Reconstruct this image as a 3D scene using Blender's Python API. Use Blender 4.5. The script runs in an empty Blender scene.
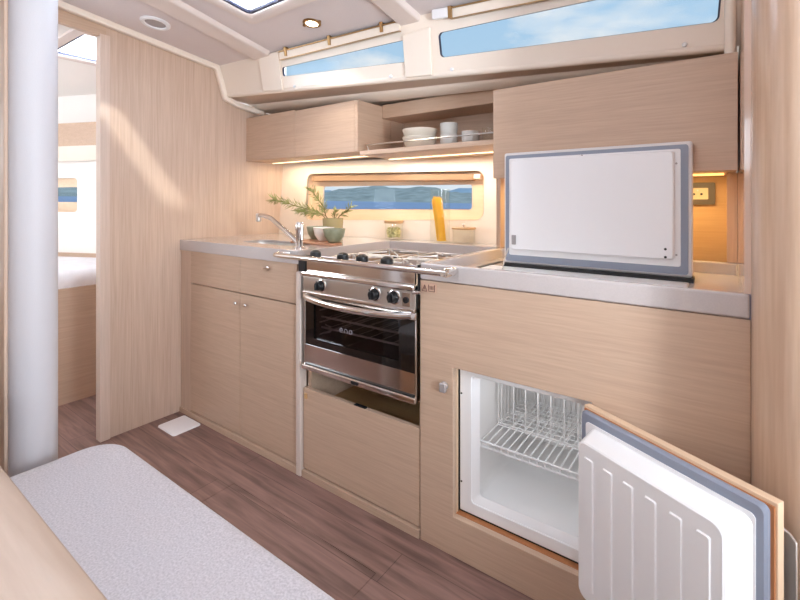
import bpy, bmesh, math, random
from mathutils import Vector, Matrix
random.seed(7)
SC = bpy.context.scene
COL = SC.collection
PI = math.pi

# ------------------------------------------------------------------ helpers
def lin(c):
    return tuple((x/255/12.92 if x/255 <= .04045 else ((x/255+.055)/1.055)**2.4) for x in c) + (1,)

class MB:
    def __init__(s): s.v = []; s.f = []
    def add(s, vs, fs):
        n = len(s.v); s.v += [tuple(v) for v in vs]; s.f += [tuple(i+n for i in f) for f in fs]; return s
    def box(s, x0, x1, y0, y1, z0, z1):
        vs = [(x0,y0,z0),(x1,y0,z0),(x1,y1,z0),(x0,y1,z0),(x0,y0,z1),(x1,y0,z1),(x1,y1,z1),(x0,y1,z1)]
        return s.add(vs, [(0,3,2,1),(4,5,6,7),(0,1,5,4),(1,2,6,5),(2,3,7,6),(3,0,4,7)])
    def obox(s, o, u, v, w):
        o, u, v, w = map(Vector, (o,u,v,w))
        vs = [o, o+u, o+u+v, o+v, o+w, o+u+w, o+u+v+w, o+v+w]
        return s.add(vs, [(0,3,2,1),(4,5,6,7),(0,1,5,4),(1,2,6,5),(2,3,7,6),(3,0,4,7)])
    def prism(s, pts, d):
        d = Vector(d); n = len(pts); P = [Vector(p) for p in pts]
        fs = [tuple(range(n))[::-1], tuple(range(n, 2*n))] + [(i,(i+1)%n,(i+1)%n+n,i+n) for i in range(n)]
        return s.add(P + [p+d for p in P], fs)
    def loft(s, loops, cap0=True, cap1=True, closed=True):
        n = len(loops[0]); vs = [p for l in loops for p in l]; fs = []
        for k in range(len(loops)-1):
            for i in range(n if closed else n-1):
                j = (i+1) % n
                fs.append((k*n+i, k*n+j, (k+1)*n+j, (k+1)*n+i))
        if cap0: fs.append(tuple(range(n))[::-1])
        if cap1: fs.append(tuple(range((len(loops)-1)*n, len(loops)*n)))
        return s.add(vs, fs)
    def tube(s, path, r, n=10, cap=True):
        P = [Vector(p) for p in path]; loops = []
        rs = r if isinstance(r, (list, tuple)) else [r]*len(P)
        t0 = (P[1]-P[0]).normalized()
        a = Vector((0,0,1)) if abs(t0.z) < .9 else Vector((1,0,0))
        nrm = t0.cross(a).normalized()
        for i, p in enumerate(P):
            t = ((P[min(i+1,len(P)-1)]-P[i]).normalized() + (P[i]-P[max(i-1,0)]).normalized()).normalized()
            nrm = (nrm - t*nrm.dot(t)).normalized(); b = t.cross(nrm)
            loops.append([p + (nrm*math.cos(2*PI*k/n) + b*math.sin(2*PI*k/n))*rs[i] for k in range(n)])
        return s.loft(loops, cap, cap)
    def lathe(s, prof, c=(0,0,0), n=28, axis='Z'):
        c = Vector(c); loops = []
        for r, z in prof:
            l = []
            for k in range(n):
                a = 2*PI*k/n; x, y = r*math.cos(a), r*math.sin(a)
                l.append(c + (Vector((x,y,z)) if axis == 'Z' else Vector((x,-z,y)) if axis == '-Y' else Vector((z,x,y))))
            loops.append(l)
        return s.loft(loops, prof[0][0] > 1e-6, prof[-1][0] > 1e-6)
    def sweep(s, path, prof, up):
        # rectangular or other profile swept along a polyline, mitred
        P = [Vector(p) for p in path]; up = Vector(up).normalized(); loops = []
        for i, p in enumerate(P):
            t1 = (P[min(i+1,len(P)-1)]-P[max(i,0)]) if i < len(P)-1 else P[i]-P[i-1]
            t2 = (P[i]-P[i-1]) if i > 0 else t1
            n1 = up.cross(t1.normalized()).normalized(); n2 = up.cross(t2.normalized()).normalized()
            m = (n1+n2).normalized(); k = 1/max(.35, m.dot(n1))
            loops.append([p + m*k*a + up*b for a, b in prof])
        return s.loft(loops)

WL = {}
def finish(name, mb, mat, loc=(0,0,0), parent=None, bevel=0, smooth=False, seg=2, ang=40):
    me = bpy.data.meshes.new(name)
    L = Vector(loc)
    me.from_pydata([Vector(v)-L for v in mb.v], [], mb.f)
    bm = bmesh.new(); bm.from_mesh(me)
    bmesh.ops.recalc_face_normals(bm, faces=bm.faces)
    if smooth:
        for f in bm.faces: f.smooth = True
        for e in bm.edges:
            if len(e.link_faces) == 2 and e.calc_face_angle(0) > math.radians(ang): e.smooth = False
    bm.to_mesh(me); bm.free()
    o = bpy.data.objects.new(name, me); COL.objects.link(o)
    if mat: me.materials.append(mat)
    if parent is None: o.location = L
    else: o.parent = parent
    WL[o.name] = L
    if bevel:
        m = o.modifiers.new('bevel', 'BEVEL'); m.width = bevel; m.segments = seg; m.limit_method = 'ANGLE'; m.angle_limit = math.radians(35)
        if not smooth:
            m.harden_normals = False
    return o
def tag(o, label, cat, group=None):
    o['label'] = label; o['category'] = cat
    if group: o['group'] = group
    return o
def thing(name, label, cat, loc, group=None):
    o = bpy.data.objects.new(name, None); COL.objects.link(o); o.location = loc; o.empty_display_size = .05
    WL[o.name] = Vector(loc)
    return tag(o, label, cat, group)
def part(name, mb, mat, parent, label=None, **k):
    o = finish(name, mb, mat, WL[parent.name], parent, **k)
    if label: o['label'] = label
    return o
def single(name, mb, mat, label, cat, loc, group=None, **k):
    return tag(finish(name, mb, mat, loc, None, **k), label, cat, group)
def struct(name, mb, mat, parent=None, loc=(0,0,0), **k):
    if parent is not None: return part(name, mb, mat, parent, **k)
    o = finish(name, mb, mat, loc, None, **k); o['kind'] = 'structure'; return o
def dup(root, loc, rotz=0, label=None, scale=1):
    r = root.copy(); COL.objects.link(r); r.location = loc; r.rotation_euler = (0,0,rotz); r.scale = (scale,)*3
    if label: r['label'] = label
    WL[r.name] = Vector(loc)
    for ch in list(root.children):
        c = ch.copy(); COL.objects.link(c); c.parent = r
        for g in list(ch.children):
            d = g.copy(); COL.objects.link(d); d.parent = c
    return r

def rpoly(pts, r, n=6):
    out = []; N = len(pts)
    for i in range(N):
        p = Vector(pts[i]); a = (Vector(pts[i-1])-p).normalized(); b = (Vector(pts[(i+1)%N])-p).normalized()
        ang = a.angle(b); rr = r[i] if isinstance(r, (list,tuple)) else r
        if rr <= 0: out.append(p); continue
        d = rr/math.tan(ang/2); c = p + (a+b).normalized()*(rr/math.sin(ang/2))
        s, e = p+a*d-c, p+b*d-c
        for k in range(n+1):
            v = s.lerp(e, k/n).normalized()*rr; out.append(c+v)
    return out
def rect(x0, y0, x1, y1): return [(x0,y0),(x1,y0),(x1,y1),(x0,y1)]
def rr(x0, y0, x1, y1, r, n=6): return rpoly([Vector((*p,0)) for p in rect(x0,y0,x1,y1)], r, n)

def plate(outer, holes, t, M):
    # flat plate with holes; outline in (u,v), thickness t along +w, M places it
    cu = bpy.data.curves.new('c', 'CURVE'); cu.dimensions = '2D'; cu.fill_mode = 'BOTH'; cu.extrude = t/2
    for loop in [outer] + holes:
        sp = cu.splines.new('POLY'); sp.points.add(len(loop)-1); sp.use_cyclic_u = True
        for i, p in enumerate(loop): sp.points[i].co = (p[0], p[1], 0, 1)
    ob = bpy.data.objects.new('c', cu); COL.objects.link(ob)
    dg = bpy.context.evaluated_depsgraph_get()
    me = bpy.data.meshes.new_from_object(ob.evaluated_get(dg))
    mb = MB(); mb.add([M @ Vector((v.co.x, v.co.y, v.co.z+t/2)) for v in me.vertices], [tuple(p.vertices) for p in me.polygons])
    bm = bmesh.new(); me2 = bpy.data.meshes.new('t'); me2.from_pydata(mb.v, [], mb.f); bm.from_mesh(me2)
    bmesh.ops.remove_doubles(bm, verts=bm.verts, dist=1e-5)
    bm.verts.index_update(); mb.v = [tuple(v.co) for v in bm.verts]; mb.f = [tuple(v.index for v in f.verts) for f in bm.faces]; bm.free()
    bpy.data.objects.remove(ob); bpy.data.curves.remove(cu); bpy.data.meshes.remove(me); bpy.data.meshes.remove(me2)
    return mb
def frame(o, u, v):
    u = Vector(u).normalized(); v = Vector(v).normalized(); w = u.cross(v).normalized(); v = w.cross(u).normalized()
    M = Matrix.Identity(4)
    for i in range(3):
        M[i][0] = u[i]; M[i][1] = v[i]; M[i][2] = w[i]; M[i][3] = o[i]
    return M
def at(M, pts, w=0): return [M @ Vector((p[0], p[1], w)) for p in pts]

# ------------------------------------------------------------------ materials
def nodemat(name):
    m = bpy.data.materials.new(name); m.use_nodes = True
    nt = m.node_tree; b = nt.nodes['Principled BSDF']
    return m, nt, b
def P(name, c, rough=.5, metal=0, noise=0, nscale=40, bump=0, coat=0, emit=None, es=0, spec=.5, sheen=0):
    m, nt, b = nodemat(name)
    b.inputs['Base Color'].default_value = lin(c); b.inputs['Roughness'].default_value = rough
    b.inputs['Metallic'].default_value = metal; b.inputs['Coat Weight'].default_value = coat
    b.inputs['Specular IOR Level'].default_value = spec
    b.inputs['Sheen Weight'].default_value = sheen
    if noise or bump:
        tc = nt.nodes.new('ShaderNodeTexCoord'); n = nt.nodes.new('ShaderNodeTexNoise')
        n.inputs['Scale'].default_value = nscale; n.inputs['Detail'].default_value = 6
        nt.links.new(tc.outputs['Object'], n.inputs['Vector'])
        if noise:
            r = nt.nodes.new('ShaderNodeValToRGB'); r.color_ramp.elements[0].position = .3; r.color_ramp.elements[1].position = .7
            r.color_ramp.elements[0].color = lin([max(0,x-noise) for x in c]); r.color_ramp.elements[1].color = lin([min(255,x+noise) for x in c])
            nt.links.new(n.outputs['Fac'], r.inputs['Fac']); nt.links.new(r.outputs['Color'], b.inputs['Base Color'])
        if bump:
            bu = nt.nodes.new('ShaderNodeBump'); bu.inputs['Strength'].default_value = bump; bu.inputs['Distance'].default_value = .002
            nt.links.new(n.outputs['Fac'], bu.inputs['Height']); nt.links.new(bu.outputs['Normal'], b.inputs['Normal'])
    if emit:
        b.inputs['Emission Color'].default_value = lin(emit); b.inputs['Emission Strength'].default_value = es
    return m
def wood(name, c1, c2, axis, rough=.42, f1=26, f2=150, coat=0, w2=.55, a2=5):
    m, nt, b = nodemat(name); N = nt.nodes; L = nt.links
    tc = N.new('ShaderNodeTexCoord'); outs = []
    for f, a, det in ((f1, 1.6, 5), (f2, a2, 3)):
        mp = N.new('ShaderNodeMapping'); s = [f,f,f]; s['XYZ'.index(axis)] = a; mp.inputs['Scale'].default_value = s
        n = N.new('ShaderNodeTexNoise'); n.inputs['Scale'].default_value = 1; n.inputs['Detail'].default_value = det
        n.inputs['Distortion'].default_value = .1
        L.new(tc.outputs['Object'], mp.inputs['Vector']); L.new(mp.outputs['Vector'], n.inputs['Vector']); outs.append(n)
    mx = N.new('ShaderNodeMix'); mx.data_type = 'FLOAT'; mx.inputs[0].default_value = w2
    L.new(outs[0].outputs['Fac'], mx.inputs[2]); L.new(outs[1].outputs['Fac'], mx.inputs[3])
    r = N.new('ShaderNodeValToRGB'); e = r.color_ramp.elements
    e[0].position = .30; e[0].color = lin(c1); e[1].position = .66; e[1].color = lin(c2)
    L.new(mx.outputs[0], r.inputs['Fac']); L.new(r.outputs['Color'], b.inputs['Base Color'])
    bu = N.new('ShaderNodeBump'); bu.inputs['Strength'].default_value = .12; bu.inputs['Distance'].default_value = .001
    L.new(outs[1].outputs['Fac'], bu.inputs['Height']); L.new(bu.outputs['Normal'], b.inputs['Normal'])
    b.inputs['Roughness'].default_value = rough; b.inputs['Coat Weight'].default_value = coat; b.inputs['Coat Roughness'].default_value = .15
    return m
OAK1, OAK2 = (188,158,135), (204,175,150)
M = {}
M['oak_x'] = wood('oak_horizontal', OAK1, OAK2, 'X', f1=55, f2=210, a2=9)
M['oak_y'] = wood('oak_crosswise', OAK1, OAK2, 'Y')
M['oak_z'] = wood('oak_vertical', (190,161,140), (212,187,166), 'Z', f1=40, f2=190)
M['oak_pillar'] = wood('oak_lacquered', (192,158,131), (211,181,154), 'Z', f1=14, f2=120, rough=.35, coat=.5)
M['oak_table'] = wood('oak_table', (176,153,135), (196,175,157), 'X', rough=.4, f1=9, f2=60)
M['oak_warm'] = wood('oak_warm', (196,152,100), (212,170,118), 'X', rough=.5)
M['oak_edge'] = P('oak_lipping', (226,196,164), .45)
M['ply_edge'] = wood('plywood_rebate', (176,112,68), (192,128,82), 'Z', rough=.6)
M['white_edge'] = P('pale_edge_band', (216,200,188), .4)
M['worktop'] = P('greige_solid_surface', (196,186,182), .16, noise=3, nscale=300, coat=.35)
M['white_edge2'] = P('pale_lid_shell', (226,220,218), .4)
M['wire'] = P('white_coated_wire', (246,246,246), .35)
M['white'] = P('white_plastic', (236,234,234), .35)
M['white_gloss'] = P('white_moulded_liner', (246,245,244), .3)
M['gasket'] = P('grey_gasket', (140,146,160), .5)
M['black'] = P('black_plastic', (22,22,24), .35)
M['darkgap'] = P('dark_seal', (30,28,28), .6)
M['steel'] = P('polished_steel', (236,232,228), .10, 1)
M['rod'] = P('bright_wire_rod', (232,229,227), .32, .75)
M['brushed'] = P('brushed_steel', (228,224,218), .28, 1)
M['chrome'] = P('chrome', (232,230,230), .06, 1)
M['bronze'] = P('bronze_rail', (176,140,96), .3, 1)
M['cabin'] = P('cabin_lining_white', (246,240,234), .5)
M['cream'] = P('cream_gelcoat', (242,228,212), .32, coat=.2)
M['deck'] = P('deckhead_lining', (224,213,211), .8, noise=4, nscale=500)
M['beam'] = P('deckhead_beam', (228,214,206), .6)
M['shade_liner'] = P('side_deck_lining', (214,192,172), .7)
M['recess'] = wood('pale_recess_laminate', (228,198,166), (238,210,180), 'X', f1=8, f2=60, rough=.5)
M['leather'] = P('white_leather', (198,195,198), .5, bump=.15, nscale=260)
M['seat'] = P('grey_heather_fabric', (196,191,195), .95, noise=16, nscale=230, bump=.5, sheen=.2)
M['sheet'] = P('white_bedding', (238,236,238), .9, noise=6, nscale=18, bump=.3)
M['cav'] = P('oven_enamel', (92,84,82), .45)
M['rack'] = P('rack_wire', (236,230,226), .4)
M['socket'] = P('socket_cream', (230,205,165), .4)
M['socket_frame'] = P('socket_frame', (96,84,66), .4)
M['green'] = P('sage_green_glaze', (136,137,110), .35, noise=8, nscale=60)
M['ceramic'] = P('white_ceramic', (236,228,218), .3)
M['dish'] = P('pale_stoneware', (222,212,196), .4)
M['cup'] = P('grey_glaze', (202,199,192), .25)
M['tray'] = wood('tray_wood', (166,112,80), (188,134,100), 'X')
M['jarlid'] = wood('jar_lid_wood', (190,148,100), (206,164,116), 'X')
M['pasta'] = P('dry_pasta', (252,200,66), .45)
M['olives'] = P('olives', (206,196,140), .5, noise=25, nscale=60)
M['leaf'] = P('needle_leaf', (138,140,80), .6, noise=18, nscale=30)
M['twig'] = P('twig', (120,104,62), .7)
M['led'] = P('led_strip', (255,236,200), .5, emit=(255,236,196), es=1.9)
M['led_or'] = P('led_strip_amber', (255,200,120), .5, emit=(255,200,110), es=2.2)
M['bulb'] = P('downlight_lens', (255,250,235), .5, emit=(255,240,205), es=9)
M['hatchframe'] = P('hatch_frame', (44,48,72), .4)
M['label'] = P('safety_print', (110,70,60), .6)
M['logo'] = P('oven_logo_print', (150,146,152), .5)
M['grille'] = P('grille_grey', (168,160,158), .6)

def glassmat(name, tint=(255,255,255), refl=.02, rough=.02, edge=.30):
    m = bpy.data.materials.new(name); m.use_nodes = True; nt = m.node_tree; nt.nodes.clear()
    o = nt.nodes.new('ShaderNodeOutputMaterial'); mx = nt.nodes.new('ShaderNodeMixShader')
    t = nt.nodes.new('ShaderNodeBsdfTransparent'); g = nt.nodes.new('ShaderNodeBsdfGlossy'); lw = nt.nodes.new('ShaderNodeLayerWeight')
    t.inputs['Color'].default_value = lin(tint); g.inputs['Roughness'].default_value = rough
    pw = nt.nodes.new('ShaderNodeMath'); pw.operation = 'POWER'; pw.inputs[1].default_value = 4
    mu = nt.nodes.new('ShaderNodeMath'); mu.operation = 'MULTIPLY_ADD'; mu.inputs[1].default_value = edge; mu.inputs[2].default_value = refl
    nt.links.new(lw.outputs['Facing'], pw.inputs[0]); nt.links.new(pw.outputs[0], mu.inputs[0]); nt.links.new(mu.outputs[0], mx.inputs[0])
    nt.links.new(t.outputs[0], mx.inputs[1]); nt.links.new(g.outputs[0], mx.inputs[2]); nt.links.new(mx.outputs[0], o.inputs[0])
    return m
M['pane'] = glassmat('window_glass', (246,250,252), .006, edge=.06)
M['ovenglass'] = glassmat('smoked_oven_glass', (190,182,182), .05)
M['jarglass'] = glassmat('jar_glass', (254,254,252), .02)
M['oliveglass'] = glassmat('olive_glass', (214,204,158), .05)
def milk(name):
    m = bpy.data.materials.new(name); m.use_nodes = True; nt = m.node_tree; nt.nodes.clear()
    o = nt.nodes.new('ShaderNodeOutputMaterial'); mx = nt.nodes.new('ShaderNodeMixShader'); mx.inputs[0].default_value = .25
    a = nt.nodes.new('ShaderNodeBsdfTranslucent'); t = nt.nodes.new('ShaderNodeBsdfDiffuse')
    a.inputs['Color'].default_value = (.95,.96,1,1); t.inputs['Color'].default_value = (.9,.92,.96,1)
    nt.links.new(a.outputs[0], mx.inputs[1]); nt.links.new(t.outputs[0], mx.inputs[2]); nt.links.new(mx.outputs[0], o.inputs[0])
    return m
M['milk'] = milk('frosted_acrylic')
def floormat():
    m, nt, b = nodemat('walnut_sole'); N = nt.nodes; L = nt.links
    tc = N.new('ShaderNodeTexCoord'); br = N.new('ShaderNodeTexBrick')
    br.inputs['Scale'].default_value = 1; br.inputs['Brick Width'].default_value = 1.7; br.inputs['Row Height'].default_value = .131
    br.inputs['Mortar Size'].default_value = .0012; br.inputs['Bias'].default_value = 0
    br.inputs['Color1'].default_value = lin((146,116,106)); br.inputs['Color2'].default_value = lin((132,103,94)); br.inputs['Mortar'].default_value = lin((96,74,66))
    L.new(tc.outputs['Object'], br.inputs['Vector'])
    mp = N.new('ShaderNodeMapping'); mp.inputs['Scale'].default_value = (3.5, 42, 10)
    n = N.new('ShaderNodeTexNoise'); n.inputs['Scale'].default_value = 1; n.inputs['Detail'].default_value = 8; n.inputs['Distortion'].default_value = .6
    L.new(tc.outputs['Object'], mp.inputs['Vector']); L.new(mp.outputs['Vector'], n.inputs['Vector'])
    r = N.new('ShaderNodeValToRGB'); r.color_ramp.elements[0].position = .3; r.color_ramp.elements[1].position = .72
    r.color_ramp.elements[0].color = (.55,.52,.5,1); r.color_ramp.elements[1].color = (1.25,1.22,1.2,1)
    mx = N.new('ShaderNodeMix'); mx.data_type = 'RGBA'; mx.blend_type = 'MULTIPLY'; mx.inputs[0].default_value = 1
    L.new(n.outputs['Fac'], r.inputs['Fac']); L.new(br.outputs['Color'], mx.inputs[6]); L.new(r.outputs['Color'], mx.inputs[7]); L.new(mx.outputs[2], b.inputs['Base Color'])
    b.inputs['Roughness'].default_value = .42
    return m
M['floor'] = floormat()

# ------------------------------------------------------------------ camera
cam = bpy.data.cameras.new('camera'); co = bpy.data.objects.new('camera', cam); COL.objects.link(co)
psi = math.atan(445/611)
co.location = (0,0,1.15); co.rotation_euler = (PI/2, 0, psi)
cam.sensor_width = 36; cam.lens = 36*445/800; cam.shift_y = -98/800; cam.clip_start = .02; cam.clip_end = 8000
SC.camera = co

# ------------------------------------------------------------------ setting
def dk(x, y):
    return 2.047 - .1224*(y-.72) + .0084*(x+2.42) if y >= .4 else 2.047 - .1224*(.08-y) + .0084*(x+2.42)
# floor with a lift-out panel
FM = Matrix.Translation((0,0,-.03))
fh = [(-.872,1.071),(-.872,.60),(-1.62,.60),(-1.62,1.071)]
struct('floor', plate([(-4.6,-1.35),(1.4,-1.35),(1.4,2.15),(-4.6,2.15)], [fh], .03, FM), M['floor'])
struct('trim_1', MB().box(-1.6185,-.8735,.6015,1.0695,-.029,-.0005), M['floor'])   # lift-out sole panel
struct('trim_2', MB().box(-4.6,1.4,-1.35,2.15,-.06,-.031), M['darkgap'])           # bilge under the sole

# bulkhead forward, with doorway on the centreline side
def top(y): return dk(-2.42, y)
prof = [(.905,0),(2.1,0),(2.1,1.70),(1.83,1.728),(1.80,1.738),(1.545,1.782),(1.49,1.952),(.905,top(.905))]
struct('wall_forward', MB().prism([(-2.45,y,z) for y,z in prof], (.03,0,0)), M['oak_z'])
struct('door_1', MB().box(-2.46,-2.410,.876,.918,0,1.955), wood('oak_jamb', (204,180,162), (220,198,182), 'Z', f1=40, f2=190))
hdr = [(-1.0,top(-1.0)),(-1.0,1.80),(.4,1.99),(.905,1.945),(.905,top(.905)),(.4,top(.4))]
struct('wall_header', MB().prism([(-2.45,y,z) for y,z in hdr], (.03,0,0)), M['oak_y'])
struct('wall_port_bulkhead', MB().box(-2.45,-2.42,-1.3,-.05,0,1.84), M['oak_z'])
# moulding along the top of the bulkhead
mp = [(-2.402,y,top(y)-.012) for y in (-.9,.4)] + [(-2.402,.72,2.033),(-2.402,1.475,1.938),(-2.402,1.53,1.77),(-2.402,1.60,1.745),(-2.402,1.80,1.715)]
struct('trim_3', MB().sweep(mp, [(-.016,-.016),(.016,-.016),(.016,.016),(-.016,.016)], (1,0,0)), M['cream'], bevel=.008, seg=3)

# deckhead: panels with hatch openings
def deckpanel(name, x0, x1, holes, mat, y0=.4, y1=1.76):
    u = Vector((1,0,.0084)).normalized(); v = Vector((0,1,-.1224)).normalized()
    F = frame((x0, y0, dk(x0,y0)), u, v)
    k = math.hypot(1,.1224)
    yl, yr = 1.503+.08*(x0+2.216)+.012, 1.503+.08*(x1+2.216)+.012
    ot = [(0,0),(x1-x0,0),(x1-x0,(yr-y0)*k),(0,(yl-y0)*k)]
    hs = [[(hx-x0,(hy-y0)*k) for hx,hy in rpoly([Vector((a,b,0)) for a,b in h], .03, 4)[0:] for hx,hy in [(hx,hy)]] if False else [(q.x-x0,(q.y-y0)*k) for q in rpoly([Vector((a,b,0)) for a,b in h], .03, 4)] for h in holes]
    struct(name, plate(ot, hs, .03, F), mat)
HX0, HX1, HY0, HY1 = -1.725, -1.20, .72, 1.222
deckpanel('ceiling', -2.44, 1.4, [[(HX0,HY0),(HX1,HY0),(HX1,HY1),(HX0,HY1)], [(-1.86,.49),(-1.2,.49),(-1.2,.65),(-1.86,.65)], [(.35,.42),(1.3,.42),(1.3,.75),(.35,.75)]], M['deck'])  # narrow middle slot is invented, lets in the bulkhead sun patch
up = Vector((1,0,.0084)).normalized(); vp = Vector((0,-1,-.1224)).normalized()
mb = plate([(0,0),(3.84,0),(3.84,1.75),(0,1.75)], [[(1.55,.25),(2.25,.25),(2.25,.85),(1.55,.85)], [(2.79,.02),(3.74,.02),(3.74,.5),(2.79,.5)]], .03, frame((-2.44,.4,dk(-2.44,.4)+.03), up, vp))
struct('ceiling_port', mb, M['deck'])
# transverse beams that run down the coachroof side as pilasters
def lerp(a, b, t): return Vector(a).lerp(Vector(b), t)
CA = Vector((-2.42,1.53,1.785)); CB = Vector((0,1.75,1.642)); CT = Vector((-2.42,1.49,1.955))
CF = frame(CA, CB-CA, CT-CA)    # plane of the coachroof side: u aft, v up, w towards the hull... sign below
cw = CF.to_3x3() @ Vector((0,0,1))
SGN = -1 if cw.y > 0 else 1      # SGN*w points into the cabin
for i, (y0, xa, xb, yb, xc, xd, u0, u1) in enumerate([(.95,-2.035,-1.885,1.515,-2.11,-1.955,.346,.501),(.95,-1.13,-1.02,1.62,-1.178,-1.05,1.262,1.402)]):
    mb = MB(); loops = []
    for y, l, r in ((.42, xa+.03, xb+.03), (y0, xa, xb), (yb, xc, xd)):
        loops.append([(l,y,dk(l,y)+.005),(l+.014,y,dk(l,y)-.022),(r-.014,y,dk(r,y)-.022),(r,y,dk(r,y)+.005)])
    mb.loft(loops)
    b = struct('trim_%d' % (4+i), mb, M['beam'], bevel=.007, seg=3)
    pil = MB().add([CF @ Vector((u, v, w)) for w in (0, SGN*.014) for u, v in ((u0+.004,0),(u1,0),(u1,.2),(u0+.002,.185))], [(0,3,2,1),(4,5,6,7),(0,1,5,4),(1,2,6,5),(2,3,7,6),(3,0,4,7)])
    struct('trim_%d' % (6+i), pil, M['cream'], bevel=.006, seg=3)

# coachroof side with two long windows
W2 = [(.507,.07),(1.272,.07),(1.276,.164),(.507,.116)]
W3 = [(1.441,.07),(2.415,.079),(2.415,.222),(1.435,.171)]
def v3(l): return [Vector((a,b,0)) for a,b in l]
w2 = rpoly(v3(W2), .012); w3 = rpoly(v3(W3), .018)
outer = [(-.05,0),(2.75,0),(2.75,.30),(1.45,.262),(-.05,.19)]
thick = .010
F2 = CF.copy()
if SGN < 0: pass
else: F2 = CF @ Matrix.Translation((0,0,-thick))
struct('wall_coachroof', plate(outer, [w2, w3], thick, F2), M['cream'])
for nm, loop, wi in (('window_1', w2, 0), ('window_2', w3, 1)):
    base = SGN*-.007
    ring = MB().loft([at(CF, loop, SGN*.002), at(CF, loop, SGN*-.022)], False, False)
    ob = struct(nm, MB().add(at(CF, loop, base), [tuple(range(len(loop)))]), M['pane'])
    c = sum((Vector((p[0],p[1],0)) for p in loop), Vector())/len(loop)
    inner = [Vector((p[0],p[1],0)) + (c-Vector((p[0],p[1],0))).normalized()*.005 for p in loop]
    fr = MB().loft([at(CF, loop, SGN*.0015), at(CF, inner, SGN*.0015), at(CF, inner, SGN*-.008)], False, False)
    part('window_frame', fr, M['hatchframe'], ob)
# bull-nosed lower edge of the coachroof side, side-deck underside and its outboard ledge
e0, e1 = CF @ Vector((-.05,0,0)), CF @ Vector((2.44,0,0))
struct('trim_8', MB().tube([e0+Vector((0,.012,.004)), e1+Vector((0,.012,.004))], .016, 12), M['cream'], smooth=True)
def sd(x):
    E = CF @ Vector(((x+2.42)/.9942, 0, 0)); t = (x+2.42)/1.641
    g = Vector((x, 1.73+.07*t, 1.768-.088*t)); t2 = (x+2.42)/1.581
    h_ = Vector((x, 1.832+.018*t2, 1.734-.079*t2))
    return E, g, h_
la, lb = [], []
for x in (-2.46, -1.2, .03):
    E, g, h_ = sd(x); E = E+Vector((0,.012,0)); q = h_ + Vector((0,.01,.005))
    la.append([E, g+Vector((0,.003,.004)), q, Vector((x,2.17,q.z)), Vector((x,2.17,q.z+.08)), E+Vector((0,0,.05))])
    k_ = (h_-g).normalized(); nn_ = Vector((0,k_.z,-k_.y))
    if nn_.y > 0: nn_ = -nn_
    lb.append([g, g+nn_*.006+k_*.006, h_+nn_*.006, h_-k_*.001+Vector((0,.02,0)), g+Vector((0,.01,.0))])
struct('ceiling_side_deck', MB().loft(la), M['shade_liner'])
struct('trim_9', MB().loft(lb), M['cream'], smooth=True, ang=50)
struct('wall_topside', MB().box(-2.46,.1,2.16,2.18,1.36,1.80).box(.062,.10,1.70,2.18,1.25,2.05), M['cream'])
# vertical moulding where the coachroof side ends
struct('trim_10', MB().tube([(.016,1.742,1.60),(.016,1.70,1.95)], .016, 12), M['cream'], smooth=True)

# hull side behind the stove with a recessed window
HO = Vector((-2.42,1.94,.948)); HF = frame(HO, (1.58,.13,0), (0,.034,.467))
hw = HF.to_3x3() @ Vector((0,0,1)); HS = 1 if hw.y > 0 else -1     # HS*w points outboard
RC = [(.231,.086),(1.443,.112),(1.438,.362),(.233,.386)]; WN = [(.329,.160),(1.361,.167),(1.357,.300),(.324,.308)]
rc = rpoly(v3(RC), .042, 8); wn = rpoly(v3(WN), .014, 5)
FH = HF if HS > 0 else HF @ Matrix.Translation((0,0,-.02))
struct('wall_hull', plate([(-.02,-.12),(1.68,-.12),(1.68,.445),(-.02,.462)], [rc], .02, FH), M['cream'])
DEP = .055
b = plate(rpoly(v3([(.21,.065),(1.465,.09),(1.46,.385),(.21,.41)]), .03), [wn], .012, HF @ Matrix.Translation((0,0,HS*DEP if HS > 0 else -DEP-.012)))
rw = struct('window_3', b, M['recess'])
mb = MB().loft([at(HF, rc, -.002*HS), at(HF, rc, DEP*HS)], False, False)
part('window_frame', mb, M['recess'], rw, smooth=True, ang=30)
part('pane', MB().add(at(HF, wn, HS*(DEP+.006)), [tuple(range(len(wn)))]), M['pane'], rw)
mb = MB().loft([at(HF, wn, HS*(DEP-.002)), at(HF, [(Vector((p.x,p.y,0))*.992+Vector((.84,.234,0))*.008) for p in wn], HS*(DEP-.002)), at(HF, wn, HS*(DEP+.01))], False, False)
part('gasket', mb, M['white_edge'], rw)

hb = thing('roller_blind', 'rolled beige blind tucked along the top of the hull window recess', 'blind', HF @ Vector((.84,.36,HS*.03)))
def hq(u0, v0, u1, v1, w0, w1, dv=0): return MB().add([HF @ Vector((u, v+(dv if u == u1 else 0), HS*w)) for w in (w0,w1) for u, v in ((u0,v0),(u1,v0),(u1,v1),(u0,v1))], [(0,1,2,3),(7,6,5,4),(0,4,5,1),(1,5,6,2),(2,6,7,3),(3,7,4,0)])
part('blind_roll', hq(.262,.338,1.375,.374,.012,.050,-.022), P('blind_fabric', (176,142,112), .8), hb, bevel=.006)
part('end_bracket', hq(1.378,.322,1.415,.349,.010,.050), M['cream'], hb, bevel=.004)
# aft end: lacquered pillar with a rounded corner and the glossy end panel
pc = [(.049,1.31,0)] + [(.149-.10*math.cos(a), 1.2-.10*math.sin(a), 0) for a in [i*PI/2/12 for i in range(13)]] + [(.75,1.10,0),(.75,1.31,0)]
struct('wall_aft_pillar', MB().prism(pc, (0,0,2.15)), M['oak_pillar'], smooth=True, ang=50)
M['glossy'] = P('glossy_end_laminate', (222,196,178), .07, coat=1, spec=.8)
struct('wall_aft_panel', MB().box(.0365,.06,1.267,2.10,.9435,2.02), M['glossy'])

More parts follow.
